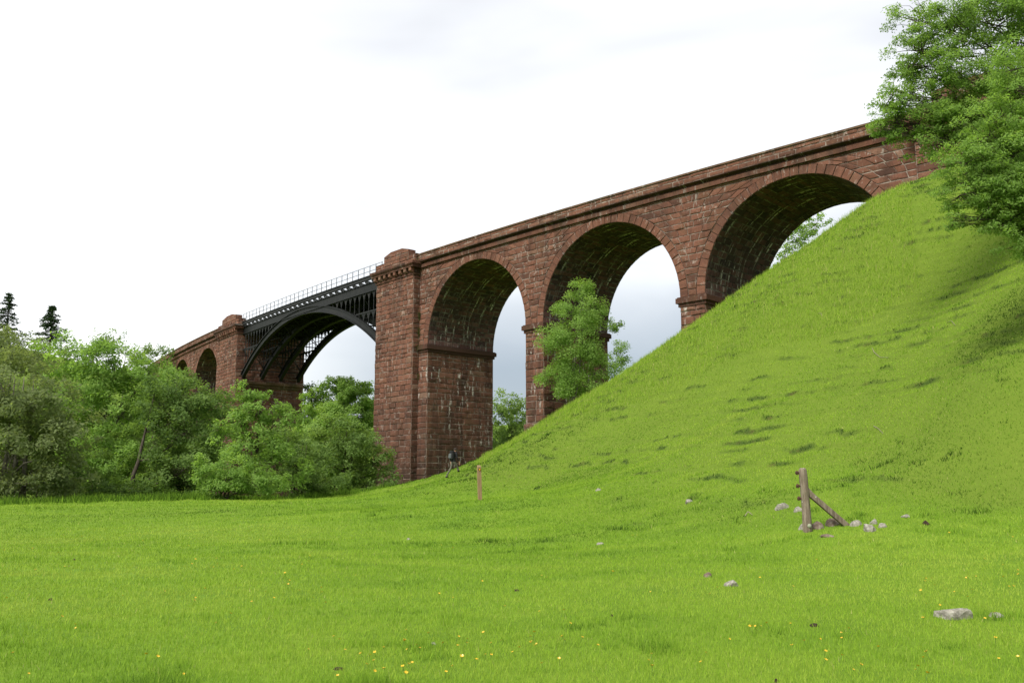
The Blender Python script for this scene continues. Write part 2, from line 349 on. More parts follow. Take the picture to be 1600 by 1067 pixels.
Z_WALL=21.30
def masonry_run(sa,sb,arches,R,H,piers,zs,hidden_low=None):
    """sa<sb along the bridge; arches = centres; piers = (s0,s1,zground)"""
    RO=R+.70; HO=H+.70
    rows=rows_of(zs,Z_WALL,.5)
    def spans(v0,v1):
        def e(v): q=(v-zs)/HO; return RO*math.sqrt(1-q*q) if q<1 else 0.
        cur0=cur1=sa; out=[]
        for cst in sorted(arches):
            if v0<zs+HO-.02:
                x0,x1=e(v0),e(v1)
                out.append(((cur0,max(cur0,cst-x0)),(cur1,max(cur1,cst-x1)))); cur0,cur1=cst+x0,cst+x1
                cur0=min(cur0,sb);cur1=min(cur1,sb)
        out.append(((cur0,sb),(cur1,sb))); return out
    mb=vmb(); panel(mb,front(0),rows,spans,1.05,.05,tone=(.50,.19))
    mb.build("spandrel_wall",[M_red,M_mortar],VIA)
    mb=vmb(); panel(mb,back(-WD),rows,spans,1.05,.03,stones=False,mmat=0); mb.build("spandrel_wall",[M_red,M_mortar],VIA)
    for cst in arches:
        # ring of voussoirs, near face and far face
        nv=int(round(PI*(R+H)/2/.60))
        for off,sg in ((0,1),(-WD,-1)):
            mb=vmb()
            def pv(a,r,o,off=off,sg=sg): return P(cst+(R+r)*math.cos(a),off+sg*(o+.03),zs+(H+r)*math.sin(a))
            for i in range(nv):
                a0=PI*i/nv; a1=PI*(i+1)/nv; da=.013/R
                rt=.70+random.uniform(-.03,.03)
                t=min(1,max(0,random.gauss(.54,.14))); h=random.uniform(.02,.045); hh=[h*random.uniform(.5,1.2) for _ in range(4)]
                cs=[(a0,0),(a1,0),(a1,rt),(a0,rt)]
                vs=[];uv=[]
                for (a,r) in cs: vs.append(pv(a,r,-.06)); uv.append((a*R,r+zs,0))
                ins=[(a0+da,.0),(a1-da,.0),(a1-da,rt-.02),(a0+da,rt-.02)]
                for (a,r) in ins: vs.append(pv(a,r,-.02)); uv.append((a*R,r+zs,0))
                ins=[(a0+da*3,.03),(a1-da*3,.03),(a1-da*3,rt-.06),(a0+da*3,rt-.06)]
                for (a,r),q in zip(ins,hh): vs.append(pv(a,r,q)); uv.append((a*R,r+zs,0))
                if sg<0: 
                    mb.add(vs,[(4,5,6,7)],0,t,uv); mb.add(vs[:4],[(0,1,2,3)],1,t,uv[:4]); continue
                mb.add(vs,[(4,5,9,8),(5,6,10,9),(6,7,11,10),(7,4,8,11),(8,9,10,11)],0,t,uv)
                mb.add(vs[:4],[(0,1,2,3)],1,t,uv[:4])
                mb.add([pv(a0,rt-.01,-.06),pv(a1,rt-.01,-.06),pv(a1,rt-.01,.0),pv(a0,rt-.01,.0)],[(0,1,2,3)],1,t)
            mb.build("arch_ring",[M_red,M_mortar],VIA)
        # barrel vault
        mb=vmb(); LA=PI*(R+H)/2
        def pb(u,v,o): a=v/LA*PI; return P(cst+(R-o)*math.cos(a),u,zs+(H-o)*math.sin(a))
        panel(mb,pb,rows_of(0,LA,.46,.04),rect(-WD+.04,-.04),1.0,.012,tone=(.34,.2),bulge=.015,tonef=lambda v:.42*(1-math.sin(v/LA*PI))**1.0)  # paler towards the springings: bounced light painted into the block tones
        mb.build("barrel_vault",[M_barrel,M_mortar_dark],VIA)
    for (p0,p1,zg,l_jamb,r_jamb) in piers:
        mb=vmb(); rw=rows_of(zg,zs-.72,.56)
        panel(mb,front(0),rw,rect(p0,p1),1.25,.06)
        panel(mb,back(-WD),rw,rect(p0,p1),1.25,.06,stones=False,mmat=0)
        for s_,sg,on in ((p0,-1,r_jamb),(p1,1,l_jamb)):
            if on: panel(mb,side(s_,sg),rw,rect(-WD,0),1.35,.04,tone=(.48,.22))
        # foot offset course
        if zg>-1 and p1-p0<3:
            zf=5.2
            rp=rows_of(zg,zf,.56)
            panel(mb,front(.13),rp,rect(p0-.13,p1+.13),1.2,.06)
            for s_,sg in((p0-.13,-1),(p1+.13,1)): panel(mb,side(s_,sg),rp,rect(-WD-.13,.13),1.3,.05,tone=(.48,.22))
            cs=[P(p0-.13,.13,zf),P(p1+.13,.13,zf),P(p1+.13,-WD-.13,zf),P(p0-.13,-WD-.13,zf)]; mb.add(cs,[(0,1,2,3)],0,.3)
        po=mb.build("pier",[M_pier,M_mortar],VIA)
        mi=vmb(); e=.26; z0,z1,z2=zs-.72,zs-.46,zs
        q0=p0-(e if r_jamb else 0); q1=p1+(e if l_jamb else 0)
        def tier(ex,za,zb):
            a=p0-(ex if r_jamb else 0); b=p1+(ex if l_jamb else 0)
            lip(mi,[(-WD-ex,za),(ex,za),(ex,zb),(-WD-ex,zb)],a,b,9,tone=(.35,.05),split=False)
        tier(.12,z0,z1-.0); tier(e,z1+.003,z2-.08); tier(e-.08,z2-.077,z2)
        mi.build("impost",[M_trim],po)
    # string course, cornice, parapet, coping
    for off,sg in((0,1),(-WD,-1)):
        mb=vmb()
        A=lambda L:[(off+sg*o,z) for o,z in L]
        lip(mb,A([(-.2,Z_WALL),(.22,Z_WALL),(.26,Z_WALL+.30),(-.2,Z_WALL+.30)]),sa,sb,1.3,tone=(.75,.15))
        lip(mb,A([(-.2,Z_WALL+.303),(.12,Z_WALL+.303),(.14,Z_WALL+.44),(.47,Z_WALL+.56),(.47,Z_WALL+.60),(-.2,Z_WALL+.60)]),sa,sb,1.3,tone=(.12,.1))  # near-black tone paints the undercut's shadow, plus soot, into the moulding
        mb.build("string_course",[M_trim],VIA)
    mb=vmb()
    rw=[Z_WALL+.605,Z_WALL+.95,Z_WALL+1.24]
    panel(mb,front(.42),rw,rect(sa,sb),1.5,.03,tone=(.55,.2))
    panel(mb,back(-.25),rw,rect(sa,sb),1.5,.03,stones=False,mmat=0)
    pa=mb.build("parapet",[M_red,M_mortar],VIA)
    mb=vmb(); panel(mb,back(-WD-.42),rw,rect(sa,sb),1.5,.03,stones=False,mmat=0); panel(mb,front(-WD+.25),rw,rect(sa,sb),1.5,.03,stones=False,mmat=0)
    pf=mb.build("parapet",[M_red,M_mortar],VIA)
    for off,sg in((0,1),(-WD,-1)):
        mb=vmb()
        lip(mb,[(off-sg*.32,Z_WALL+1.243),(off+sg*.52,Z_WALL+1.243),(off+sg*.52,Z_WALL+1.37),(off-sg*.0,Z_WALL+1.43),(off-sg*.32,Z_WALL+1.37)],sa,sb,1.2,tone=(.5,.25))
        mb.build("coping",[M_cope],pa if sg>0 else pf)
    mb=vmb(); n=int((sb-sa)/1.5)
    for i in range(n):
        a=sa+(sb-sa)*i/n;b=sa+(sb-sa)*(i+1)/n; zd=Z_WALL+.5
        mb.add([P(a,-.2,zd),P(b,-.2,zd),P(b,-WD+.2,zd),P(a,-WD+.2,zd)],[(0,1,2,3)],0,.2)
    mb.build("trackbed",[M_trim],VIA)

def tower(s0,s1,zg,label,open_l,open_r,ledge_l=False,ledge_r=False):
    mb=vmb(); zt=20.62; rw=[]
    z=zg
    rw=rows_of(zg,12.5,.53,.06); rw=rw[:-1]+rows_of(rw[-1],zt,.47,.06)
    def sp(off0):
        return rect(s0,s1)
    panel(mb,front(PROJ),rw,rect(s0,s1),1.05,.06,tone=(.52,.19))
    panel(mb,back(-WD-PROJ),rw,rect(s0,s1),1.2,.06,stones=False,mmat=0)
    for s_,sg,full in ((s0,-1,open_r),(s1,1,open_l)):
        if full:
            panel(mb,side(s_,sg),rw,rect(-WD-PROJ,PROJ),1.3,.045,tone=(.4,.2))
        else:
            panel(mb,side(s_,sg),rw,rect(-.3,PROJ),.8,.05,tone=(.35,.18)); panel(mb,side(s_,sg),rw,rect(-WD-PROJ,-WD+.3),.8,.05,stones=False,mmat=0)
    to=mb.build("tower",[M_red,M_mortar],VIA)
    if label: to['label']=label
    # mouldings round the head
    mi=vmb()
    def ring(ex,za,zb,tn=.5,in_=.5,slope=0):
        for off,sg in((PROJ,1),(-WD-PROJ,-1)):
            lip(mi,[(off-sg*.9,za),(off+sg*ex,za),(off+sg*(ex+slope),zb),(off-sg*.9,zb)],s0-ex,s1+ex,1.3,tone=(tn,.15))
        for s_,sg in((s0,-1),(s1,1)):
            lipx(mi,[(-.6,za),(ex,za),(ex+slope,zb),(-.6,zb)],-WD-PROJ+.9+.003,PROJ-.9-.003,s_,sg,tone=(tn,.15))
    ring(.13,zt,zt+.17,.5)
    ring(.02,zt+.173,zt+.70,.15)          # band behind the corbels, toned dark as painted shade in the gaps
    ring(.44,zt+.703,zt+.85,.55)
    ring(.46,zt+.853,zt+1.03,.35,slope=.14)
    ring(.58,zt+1.033,zt+1.26,.3)
    co=mi.build("cornice",[M_trim],to)
    # corbels
    L=s1-s0; n=int(round(L/.92))
    for off,sg in((PROJ,1),(-WD-PROJ,-1)):
        for i in range(n+1):
            c=s0+.12+(L-.24)*i/n
            mc=vmb(); lip(mc,[(off+sg*.023,zt+.23),(off+sg*.25,zt+.23),(off+sg*.40,zt+.36),(off+sg*.40,zt+.70),(off+sg*.023,zt+.70)],c-.2,c+.2,5,tone=(.75,.15),split=False)
            mc.build("corbel",[M_red],to)
    # stepped parapet blocks with a low gabled top
    for off,sg in((PROJ,1),(-WD-PROJ,-1)):
        mp=vmb(); zc=zt+1.263; A=lambda L:[(off+sg*o,z) for o,z in L]
        pos=front(PROJ-.02) if sg>0 else back(-WD-PROJ+.02)
        panel(mp,pos,[zc,zc+.40,zc+.80],rect(s0-.25,s1+.25),1.4,.05,stones=True,tone=(.5,.2))
        for s_,g2 in((s0-.25,-1),(s1+.25,1)): panel(mp,side(s_,g2),[zc,zc+.40,zc+.80],rect(off-1.0,off+.0) if sg>0 else rect(off,off+1.0),1.,.03)
        a,b=s0+1.1,s1-1.1
        lip(mp,A([(-1.0,zc+.1),(-.03,zc+.1),(-.03,zc+.80),(-1.0,zc+.80)]),s0-.22,s1+.22,1.6,tone=(.4,.2))
        lip(mp,A([(-1.0,zc+.803),(.03,zc+.803),(-.05,zc+.86),(-.95,zc+.86)]),s0-.3,s1+.3,1.6,mat=2,tone=(.4,.2))
        m_=(a+b)/2
        panel(mp,(front(PROJ-.1) if sg>0 else back(-WD-PROJ+.1)),[zc+.8,zc+1.25,zc+1.55],rect(a,b),1.3,.04)
        k=[(a,zc+.8),(b,zc+.8),(b,zc+1.55),(m_+1,zc+1.86),(m_-1,zc+1.86),(a,zc+1.55)]
        vs=[P(s,off-sg*.12,z) for s,z in k]+[P(s,off-sg*.95,z) for s,z in k]
        mp.add(vs,[(0,1,2,3,4,5),(11,10,9,8,7,6),(0,6,7,1),(1,7,8,2),(5,11,6,0)],0,.45); mp.add(vs,[(2,8,9,3),(3,9,10,4),(4,10,11,5)],2,.5)
        mp.build("parapet_block",[M_red,M_mortar,M_cope],to)
    # skewback ledge under the iron ribs
    for s_,sg,on in((s1,1,ledge_l),(s0,-1,ledge_r)):
        if on:
            ml=vmb()
            for za,zb,ex in((13.45,13.8,.35),(13.803,14.15,.75)):
                lipx(ml,[(-.1,za),(ex,za),(ex,zb),(-.1,zb)],-WD-.5,.35,s_,sg,tone=(.4,.2))
            ml.build("skewback_ledge",[M_cope],to)
    return to
# right-hand run: three arches
jam=[-SA-i*(2*RA+WP) for i in range(4)]          # left jamb of each arch; the last is the end pier
cent=[j-RA for j in jam[:3]]
T3a=jam[2]-2*RA-SA; T3b=T3a-6.6
masonry_run(T3a,0,cent,RA,HA,[(-SA,0,-1.5,False,True),(jam[1],jam[1]+WP,2.0,True,True),(jam[2],jam[2]+WP,7.5,True,True),(T3a,T3a+SA,12.5,True,False)],ZS)
tower(0,TW1,-1.8,"tall pilastered tower beside the walker, with stepped gabled parapet",True,False,ledge_l=True)
tower(T3b,T3a,11,"end tower half hidden behind leaves at the top of the bank",False,False)
# left-hand run beyond the iron span
HL=RL; ZSL=ZCROWN-HL
a0=S3+SA; lc=[a0+RL+i*(2*RL+WP) for i in range(3)]; Lend=a0+3*2*RL+2*WP+SA
masonry_run(S3,Lend+9,lc,RL,HL,[(S3,S3+SA,-9,True,False),(a0+2*RL,a0+2*RL+WP,-8,True,True),(a0+4*RL+WP,a0+4*RL+2*WP,-4,True,True),(Lend-SA,Lend+9,-2,False,True)],ZSL)
tower(S2,S3,-9,"far tower at the other end of the iron arch, rising out of trees",False,True,ledge_r=True)

# ---- iron span
ir=NT("painted_ironwork",.65,.25); ob=ir.obj(); nn=ir.noise(ob,1.5,5,.65)
ir.base(ir.ramp(nn,[(.3,(.007,.008,.008)),(.55,(.014,.015,.015)),(.75,(.03,.028,.025))])); M_iron=ir.mat
il=NT("weathered_iron_rib",.6,.3); nn=il.noise(il.obj(),1.1,5,.65)
il.base(il.ramp(nn,[(.3,(.003,.004,.004)),(.55,(.007,.008,.008)),(.75,(.018,.017,.015))])); M_rib=il.mat
rl=NT("grey_galvanised_rail",.6,.4); rl.base((.07,.073,.076)); M_rail=rl.mat
SM=(S1+S2)/2; HALF=IRON/2; Z_RC=21.15; RISE=6.1
RRb=(HALF**2+RISE**2)/(2*RISE)
def rib_top(s): return Z_RC-(RRb-math.sqrt(max(0,RRb**2-(s-SM)**2)))
offs=[-.12,-2.75,-5.4,-8.0]; GB,GT=20.62,21.40
def sbox(mb,s0,s1,o0,o1,z0,z1,mat=0,n=1,tint=.5):
    for i in range(n):
        a=s0+(s1-s0)*i/n;b=s0+(s1-s0)*(i+1)/n
        vs=[P(s,o,z) for s in(a,b) for o in(o0,o1) for z in(z0,z1)]
        mb.add(vs,[(0,1,3,2),(4,6,7,5),(0,4,5,1),(2,3,7,6),(0,2,6,4),(1,5,7,3)],mat,tint)
NSEG=56
for oi,o in enumerate(offs):
    mb=vmb()
    def sweep(w,r0,r1):
        vs=[];fs=[]
        for i in range(NSEG+1):
            s=S1+.05+(IRON-.1)*i/NSEG; d=(s-SM); an=math.asin(d/RRb)
            for rr_ in(r0,r1):
                s2=SM+(RRb-rr_)*math.sin(an); z2=Z_RC-RRb+(RRb-rr_)*math.cos(an)
                for e in(-w,w): vs.append(P(s2,o+e,z2))
        for i in range(NSEG):
            b=i*4
            for q in((0,1),(1,3),(3,2),(2,0)): fs.append((b+q[0],b+q[1],b+4+q[1],b+4+q[0]))
        fs+= [(0,2,3,1),(NSEG*4,NSEG*4+1,NSEG*4+3,NSEG*4+2)]
        mb.add(vs,fs)
    sweep(.22,.0,.08); sweep(.06,.08,.72); sweep(.22,.72,.80)
    mb.build("rib",[M_rib if oi==0 else M_iron],VIA)
    # girder
    mb=vmb(); sbox(mb,S1+.02,S2-.02,o-.09,o+.09,GB,GT,n=24); sbox(mb,S1+.02,S2-.02,o-.17,o+.17,GT+.002,GT+.10,n=24); sbox(mb,S1+.02,S2-.02,o-.17,o+.17,GB-.10,GB-.002,n=24)
    mb.build("girder",[M_rib if oi==0 else M_iron],VIA)
    # spandrel lattice: slim posts with little gothic heads
    halves=[vmb(),vmb()]; n=38
    for i in range(1,n):
        mb=halves[i>=n//2]
        s=S1+IRON*i/n; zt=rib_top(s)
        if zt>GB-.18: continue
        sbox(mb,s-.038,s+.038,o-.04,o+.04,zt-.05,GB-.1)
        for lv in ([GB-.1] if zt>17.9 else [GB-.1,18.35]):
            for sg in(-1,1):
                if lv-.5<zt: continue
                w=IRON/n/2
                vs=[P(s+sg*.05,o+e,lv-.75) for e in(-.03,.03)]+[P(s+sg*.05,o+e,lv-.02) for e in(-.03,.03)]+[P(s+sg*w,o+e,lv-.02) for e in(-.03,.03)]+[P(s+sg*w*.45,o+e,lv-.22) for e in(-.03,.03)]
                mb.add(vs,[(0,2,4,6),(1,7,5,3),(0,6,7,1),(6,4,5,7)])
    ss=[S1+.02+(IRON-.04)*i/80 for i in range(81)]
    for a,b in zip(ss[:-1],ss[1:]):
        if rib_top((a+b)/2)<18.25: sbox(halves[a>SM],a,b,o-.08,o+.08,18.35,18.5)
    for hb in halves: hb.build("spandrel_lattice",[M_iron],VIA)
mb=vmb()
for i in range(0,13):
    s=S1+1.5+(IRON-3)*i/12; z=rib_top(s)-.5
    for a,b in zip(offs[:-1],offs[1:]):
        mb.bar(P(s,a,z),P(s,b,z),.12,.12)
        if i<12:
            s2=S1+1.5+(IRON-3)*(i+1)/12; z2=rib_top(s2)-.5
            mb.bar(P(s,a,z),P(s2,b,z2),.07,.07); mb.bar(P(s,b,z),P(s2,a,z2),.07,.07)
        if rib_top(s)<19.2: mb.bar(P(s,a,z),P(s,b,GB-.2),.07,.07); mb.bar(P(s,b,z),P(s,a,GB-.2),.07,.07)
mb.build("cross_bracing",[M_iron],VIA)
mb=vmb(); sbox(mb,S1,S2,-8.0,-.21,20.95,21.2,n=24)
for i in range(37):
    s=S1+.5+(IRON-1)*i/36; sbox(mb,s-.08,s+.08,-7.9,-.25,20.64,20.945)
dk=mb.build("deck",[M_iron],VIA)
for o,sg in((.12,1),(-8.24,-1)):
    mb=vmb(); sbox(mb,S1-.0,S2,o-.10,o+.14,21.76,22.14,n=24); sbox(mb,S1,S2,o-.14,o+.22,22.142,22.20,n=24)
    fb=mb.build("edge_beam",[M_iron],VIA)
    mb=vmb(); nb=28
    for i in range(nb+1):
        s=S1+.2+(IRON-.4)*i/nb
        k=[(s-.62,GT+.1),(s+.52,GT+.1),(s+.60,21.76),(s+.16,21.76)]
        vs=[P(q,o+e,z) for e in(-.06,.06) for q,z in k]
        mb=vmb(); mb.add(vs,[(0,1,2,3),(7,6,5,4),(0,4,5,1),(1,5,6,2),(2,6,7,3),(3,7,4,0)])
        mb.build("bracket",[M_iron],fb)
    mb=vmb(); nb=31; posts_=[]
    for i in range(nb+1):
        s=S1+.15+(IRON-.3)*i/nb; mp=vmb(); sbox(mp,s-.027,s+.027,o-.027,o+.027,22.2,23.3); posts_.append(mp)
    for z in(22.72,23.28): sbox(mb,S1+.05,S2-.05,o-.02,o+.02,z-.02,z+.02,n=24)
    ra=mb.build("railing",[M_rail],VIA)
    for mp in posts_: mp.build("rail_post",[M_rail],ra)
# drain pipe on the flank of the near tower
# plants rooted in the masonry joints
# ------------------------------------------------------------------ foliage
def leaf_material(name,cols,trans=.55):
    m=NT(name,.65,.12); t=m.attr('tint')
    c=m.ramp(t,[(i/(len(cols)-1),q) for i,q in enumerate(cols)])
    m.base(c)
    tr=m.n('ShaderNodeBsdfTranslucent'); m.l(m.mix(1.0,c,(1.5,1.5,.85),'MULTIPLY'),tr.inputs[0])
    mx=m.n('ShaderNodeMixShader'); mx.inputs[0].default_value=trans
    out=m.t.nodes['Material Output']; m.l(m.b.outputs[0],mx.inputs[1]); m.l(tr.outputs[0],mx.inputs[2]); m.l(mx.outputs[0],out.inputs[0])
    return m.mat
L_bright=leaf_material("fresh_leaf",[(.108,.185,.042),(.165,.275,.058),(.212,.340,.078),(.28,.41,.115)])
L_mid=leaf_material("mid_leaf",[(.080,.140,.038),(.125,.200,.053),(.168,.258,.070),(.225,.315,.105)])
L_olive=leaf_material("olive_leaf",[(.100,.135,.052),(.145,.190,.072),(.185,.235,.095),(.245,.285,.145)])
L_dark=leaf_material("dark_leaf",[(.055,.10,.025),(.08,.14,.032),(.11,.18,.042),(.15,.22,.06)])
L_fir=leaf_material("fir_needles",[(.022,.045,.022),(.035,.065,.028),(.05,.085,.035)],.2)
bk=NT("bark",.9,.15); o_=bk.obj(); bn=bk.noise(bk.scale(o_,(1,1,.25)),6,5,.65)
bk.base(bk.ramp(bn,[(.3,(.035,.026,.019)),(.55,(.075,.062,.048)),(.75,(.13,.12,.10))])); bk.bump(bn,.8,.04); M_bark=bk.mat
pb_=NT("pale_bark",.9,.15); bn=pb_.noise(pb_.scale(pb_.obj(),(1,1,.25)),6,5,.65)
pb_.base(pb_.ramp(bn,[(.3,(.10,.09,.07)),(.6,(.2,.18,.15)),(.8,(.3,.28,.24))])); M_pale=pb_.mat
def rand_dirs(n):
    v=RNG.normal(size=(n,3)); return v/np.linalg.norm(v,axis=1,keepdims=True)
def leaf_quads(Pt,size,up=.5,asp=.5,out=None):
    n=len(Pt); nr=rand_dirs(n); nr[:,2]=np.abs(nr[:,2])*.8+up
    if out is not None: nr=nr+out*.9
    nr/=np.linalg.norm(nr,axis=1,keepdims=True)
    t=np.cross(nr,rand_dirs(n)); t/=np.linalg.norm(t,axis=1,keepdims=True)+1e-9; b=np.cross(nr,t)
    L=(size*RNG.uniform(.55,1.35,n))[:,None]; w=L*asp
    bend=nr*L*RNG.uniform(-.22,.05,n)[:,None]
    V=np.stack([Pt-t*L*.5+bend,Pt-b*w*.5+t*L*.08,Pt+t*L*.5+bend,Pt+b*w*.5+t*L*.08],1).reshape(-1,3)
    return V
def tree(name,label,base,blobs,leaf,leafmat,dens=1.,cat="tree",group=None,trunk_r=.22,bark=None,lean=None,padk=.30,flat=.6,up=.2,fill=.25,tshift=0,stems=1,twigs=True,asp=.5,droop=-.10,limb=1.):
    """blobs = [(px,py,rx,ry,d)] in photograph pixels at depth d: real ellipsoids in space"""
    bx,by=base; bz=gz(bx,by)-.15
    root=empty(name,(bx,by,bz),label,cat,group)
    O=np.array([bx,by,bz]); bark=bark or M_bark
    mb=MB(origin=O); LV=[];LT=[]
    bl=[]
    for (px,py,rx,ry,d) in blobs:
        c=at(px,py,d); k=np.linalg.norm(c)/F; R=np.array([rx*k,(rx+ry)*.5*k,ry*k]); bl.append((c,R))
    allc=np.array([c for c,_ in bl]); top=max(c[2]+R[2]*.5 for c,R in bl); cen=allc.mean(0)
    # trunk(s)
    for st in range(stems):
        jx=(st-(stems-1)/2)*trunk_r*3
        hgt=top-bz; tp=[];tr=[]
        tx,ty=(cen[0],cen[1]) if lean is None else lean
        for i in range(9):
            t=i/8; wob=.05*hgt*t*(1-t)
            tp.append((bx+jx+(tx-bx)*t**1.4+wob*random.uniform(-1,1),by+(ty-by)*t**1.4+wob*random.uniform(-1,1),bz+hgt*t*.92)); tr.append(max(.02,trunk_r*(1-.9*t)*(1+.45*max(0,.12-t)/.12)))
        mb.tube(tp,tr,8)
        if st==0: TP=[np.array(p) for p in tp]; TR=tr
    for c,R in bl:
        # limb from the trunk to the mass
        zt=c[2]-R[2]*.5-.25*np.hypot(c[0]-bx,c[1]-by); ti=min(7,max(1,int(np.clip((zt-bz)/max(.5,top-bz)/.92,0,1)*8)))
        a=TP[ti]; n=5; n_l=5; lp=[];lr=[]
        for i in range(n+1):
            t=i/n; q=a*(1-t)+c*t; q=q+np.array([0,0,droop*np.linalg.norm(c-a)*math.sin(PI*t)])+RNG.normal(size=3)*.03*np.linalg.norm(c-a)*math.sin(PI*t)
            lp.append(q); lr.append(max(.014,TR[ti]*.55*limb*(1-.8*t)))
        mb.tube(lp,lr,6)
        rm=float(np.mean(R)); npad=int(max(14,26*(.30/padk)**2))
        for k in range(npad):
            d=rand_dirs(1)[0]; d[2]=d[2]*.95+.12
            rr_=RNG.uniform(.55,1.)**.5
            if k<npad*fill*.6: rr_=RNG.uniform(.2,.7)
            pc=c+d*R*rr_*RNG.uniform(.85,1.12)
            pr=rm*padk*RNG.uniform(.6,1.35)
            if twigs:
                c0=np.array(lp[random.randint(2,n_l)])*.75+c*.25; mid=(c0+pc)/2+RNG.normal(size=3)*rm*.14; w=max(.009,trunk_r*.075)
                mb.tube([c0,c0*.5+mid*.5+RNG.normal(size=3)*rm*.05,mid,mid*.5+pc*.5+RNG.normal(size=3)*rm*.05,pc],[w,w*.8,w*.55,w*.4,w*.2],4,cap=False)
                for _ in range(2):
                    e=pc+rand_dirs(1)[0]*pr*np.array([1,1,.6])*.95; mb.tube([mid*.3+pc*.7,e],[w*.4,w*.12],3,cap=False)
            n=int(max(16,dens*(21 if group==GL else 15)*(pr/leaf)**2*.62))
            g_=rand_dirs(n)*(RNG.uniform(0,1,n)**.42)[:,None]*pr
            g_[:,2]*=flat; g_[:,2]-= (g_[:,0]**2+g_[:,1]**2)/max(pr,.01)*.28
            g_+=RNG.normal(size=(n,3))*leaf*.35
            pts=pc+g_
            LV.append(leaf_quads(pts,np.full(n,leaf),up,asp,np.repeat(d[None],n,0)))
            tv=RNG.normal(.5+RNG.normal(0,.13)+tshift,.14,n); LT.append(np.repeat(np.clip(tv,0,1),4))
    V=np.concatenate(LV); keep=None
    T=np.concatenate(LT); n=len(V)//4
    # drop leaves that would sit below the ground
    cz=V.reshape(-1,4,3).mean(1); gzv=base_z(cz[:,0],cz[:,1]); ok=cz[:,2]>gzv+.05
    V=V.reshape(-1,4,3)[ok].reshape(-1,3); T=T.reshape(-1,4)[ok].ravel(); n=len(V)//4
    np_mesh("crown",V-O,np.arange(n*4).reshape(-1,4),leafmat,root,{'tint':T})
    mb.build("trunk",[bark],root,True)
    return root
GL="trees along the river below the field"
def gxy(px,d): return ((px-800)/F*d, d)
def B(d,*l): return [(*q,d) for q in l]
GL="trees along the river below the field"
tree("broadleaf_tree","olive-brown tangled tree at the far left edge of the field",gxy(30,56),
     B(55,(0,600,80,50),(-50,660,70,70),(50,635,70,42),(95,685,52,50),(20,710,80,60),(95,745,45,36),(40,755,70,30),(-20,760,60,30)),.24,L_olive,1.1,group=GL,trunk_r=.2,bark=M_pale,stems=3)
tree("broadleaf_tree","greyish twiggy tree standing behind the olive tree, under the tall fir",gxy(10,88),
     B(86,(20,550,60,34),(70,565,50,30),(-40,560,60,50),(30,600,60,40)),.30,L_olive,.6,group=GL,trunk_r=.2,bark=M_pale,flat=.8)
tree("broadleaf_tree","broad bright green tree crowning the mass left of the far stone arches",gxy(150,70),
     B(69,(120,562,58,34),(180,575,55,36),(230,590,40,30),(130,615,60,42),(195,640,55,45),(150,690,55,45),(185,735,50,34),(225,720,45,40)),.25,L_bright,1.1,group=GL,trunk_r=.25)
tree("broadleaf_tree","dark spreading tree with black trunk showing, below the far stone arches",gxy(213,64),
     B(65,(278,612,44,26),(315,628,42,26),(250,630,45,36),(300,665,60,42),(245,690,48,40),(300,725,60,38),(262,755,60,24)),.24,L_mid,1.0,group=GL,trunk_r=.2,tshift=-.12,lean=gxy(240,64.5))
tree("broadleaf_tree","tree with light green layered branches, in front of the far tower's foot",gxy(400,63),
     B(62,(392,612,28,18),(405,640,46,22),(380,665,45,24),(440,655,40,18),(400,700,58,30),(430,735,50,34)),.23,L_bright,1.0,group=GL,trunk_r=.2,tshift=-.08)
tree("bush","low rounded bright bush at the field edge, below the far tower",gxy(355,57),
     B(57,(340,738,32,34),(375,745,45,30),(350,762,44,18),(410,755,40,22)),.17,L_bright,1.2,"bush",group=GL,trunk_r=.08,stems=3,tshift=.02)
tree("bush","brownish green bush between the bright bush and the tree by the near tower",gxy(470,68),
     B(67,(450,700,36,26),(478,725,38,32),(455,755,46,20),(505,755,40,20)),.21,L_mid,1.1,"bush",group=GL,trunk_r=.1,stems=3)
tree("broadleaf_tree","leaning tree with forked dark trunk, its leaves overlapping the near tower's base",gxy(545,80),
     B(78,(525,680,48,28),(500,705,40,30),(560,690,40,28),(545,725,56,32),(585,725,34,28),(520,755,48,20),(585,752,40,18)),.25,L_mid,1.0,group=GL,trunk_r=.2,stems=2)
tree("broadleaf_tree","bright yellow-green tree filling the lower part of the iron arch opening",gxy(535,116),
     B(114,(542,620,38,27),(508,632,36,28),(568,636,24,30),(530,600,24,14),(560,606,20,14),(540,650,60,30),(535,665,50,30),(500,680,40,30),(560,690,36,30)),.34,L_bright,1.8,group=GL,trunk_r=.3,tshift=.32)  # tshift pales the leaves, painting in light that the bridge blocks
tree("broadleaf_tree","deep green tree tucked beside the far tower, behind the yellow-green one",gxy(480,136),
     B(134,(482,618,22,20),(475,645,28,30),(505,640,26,24),(480,685,32,34)),.4,L_dark,1.2,group=GL,trunk_r=.3)
tree("broadleaf_tree","pale green tree seen through the arch beside the walker",gxy(800,122),
     B(120,(795,635,28,26),(775,665,28,28),(820,650,28,30),(800,690,38,28),(850,680,36,30)),.36,L_mid,1.1,group=GL,trunk_r=.3,tshift=.12)
tree("broadleaf_tree","shadowy understorey tree filling the gap behind the dark spreading tree",gxy(205,78),
     B(78,(200,690,46,40),(330,690,44,40),(340,640,36,30),(120,720,50,40),(215,745,55,26),(330,745,40,26)),.27,L_dark,1.1,group=GL,trunk_r=.25)
tree("broadleaf_tree","thin airy tree poking above the wood just left of the far viaduct end",gxy(190,150),
     B(148,(170,530,26,14),(215,550,36,10),(150,545,26,14),(250,548,24,7)),.42,L_mid,.22,group=GL,trunk_r=.2,bark=M_pale,flat=.9)
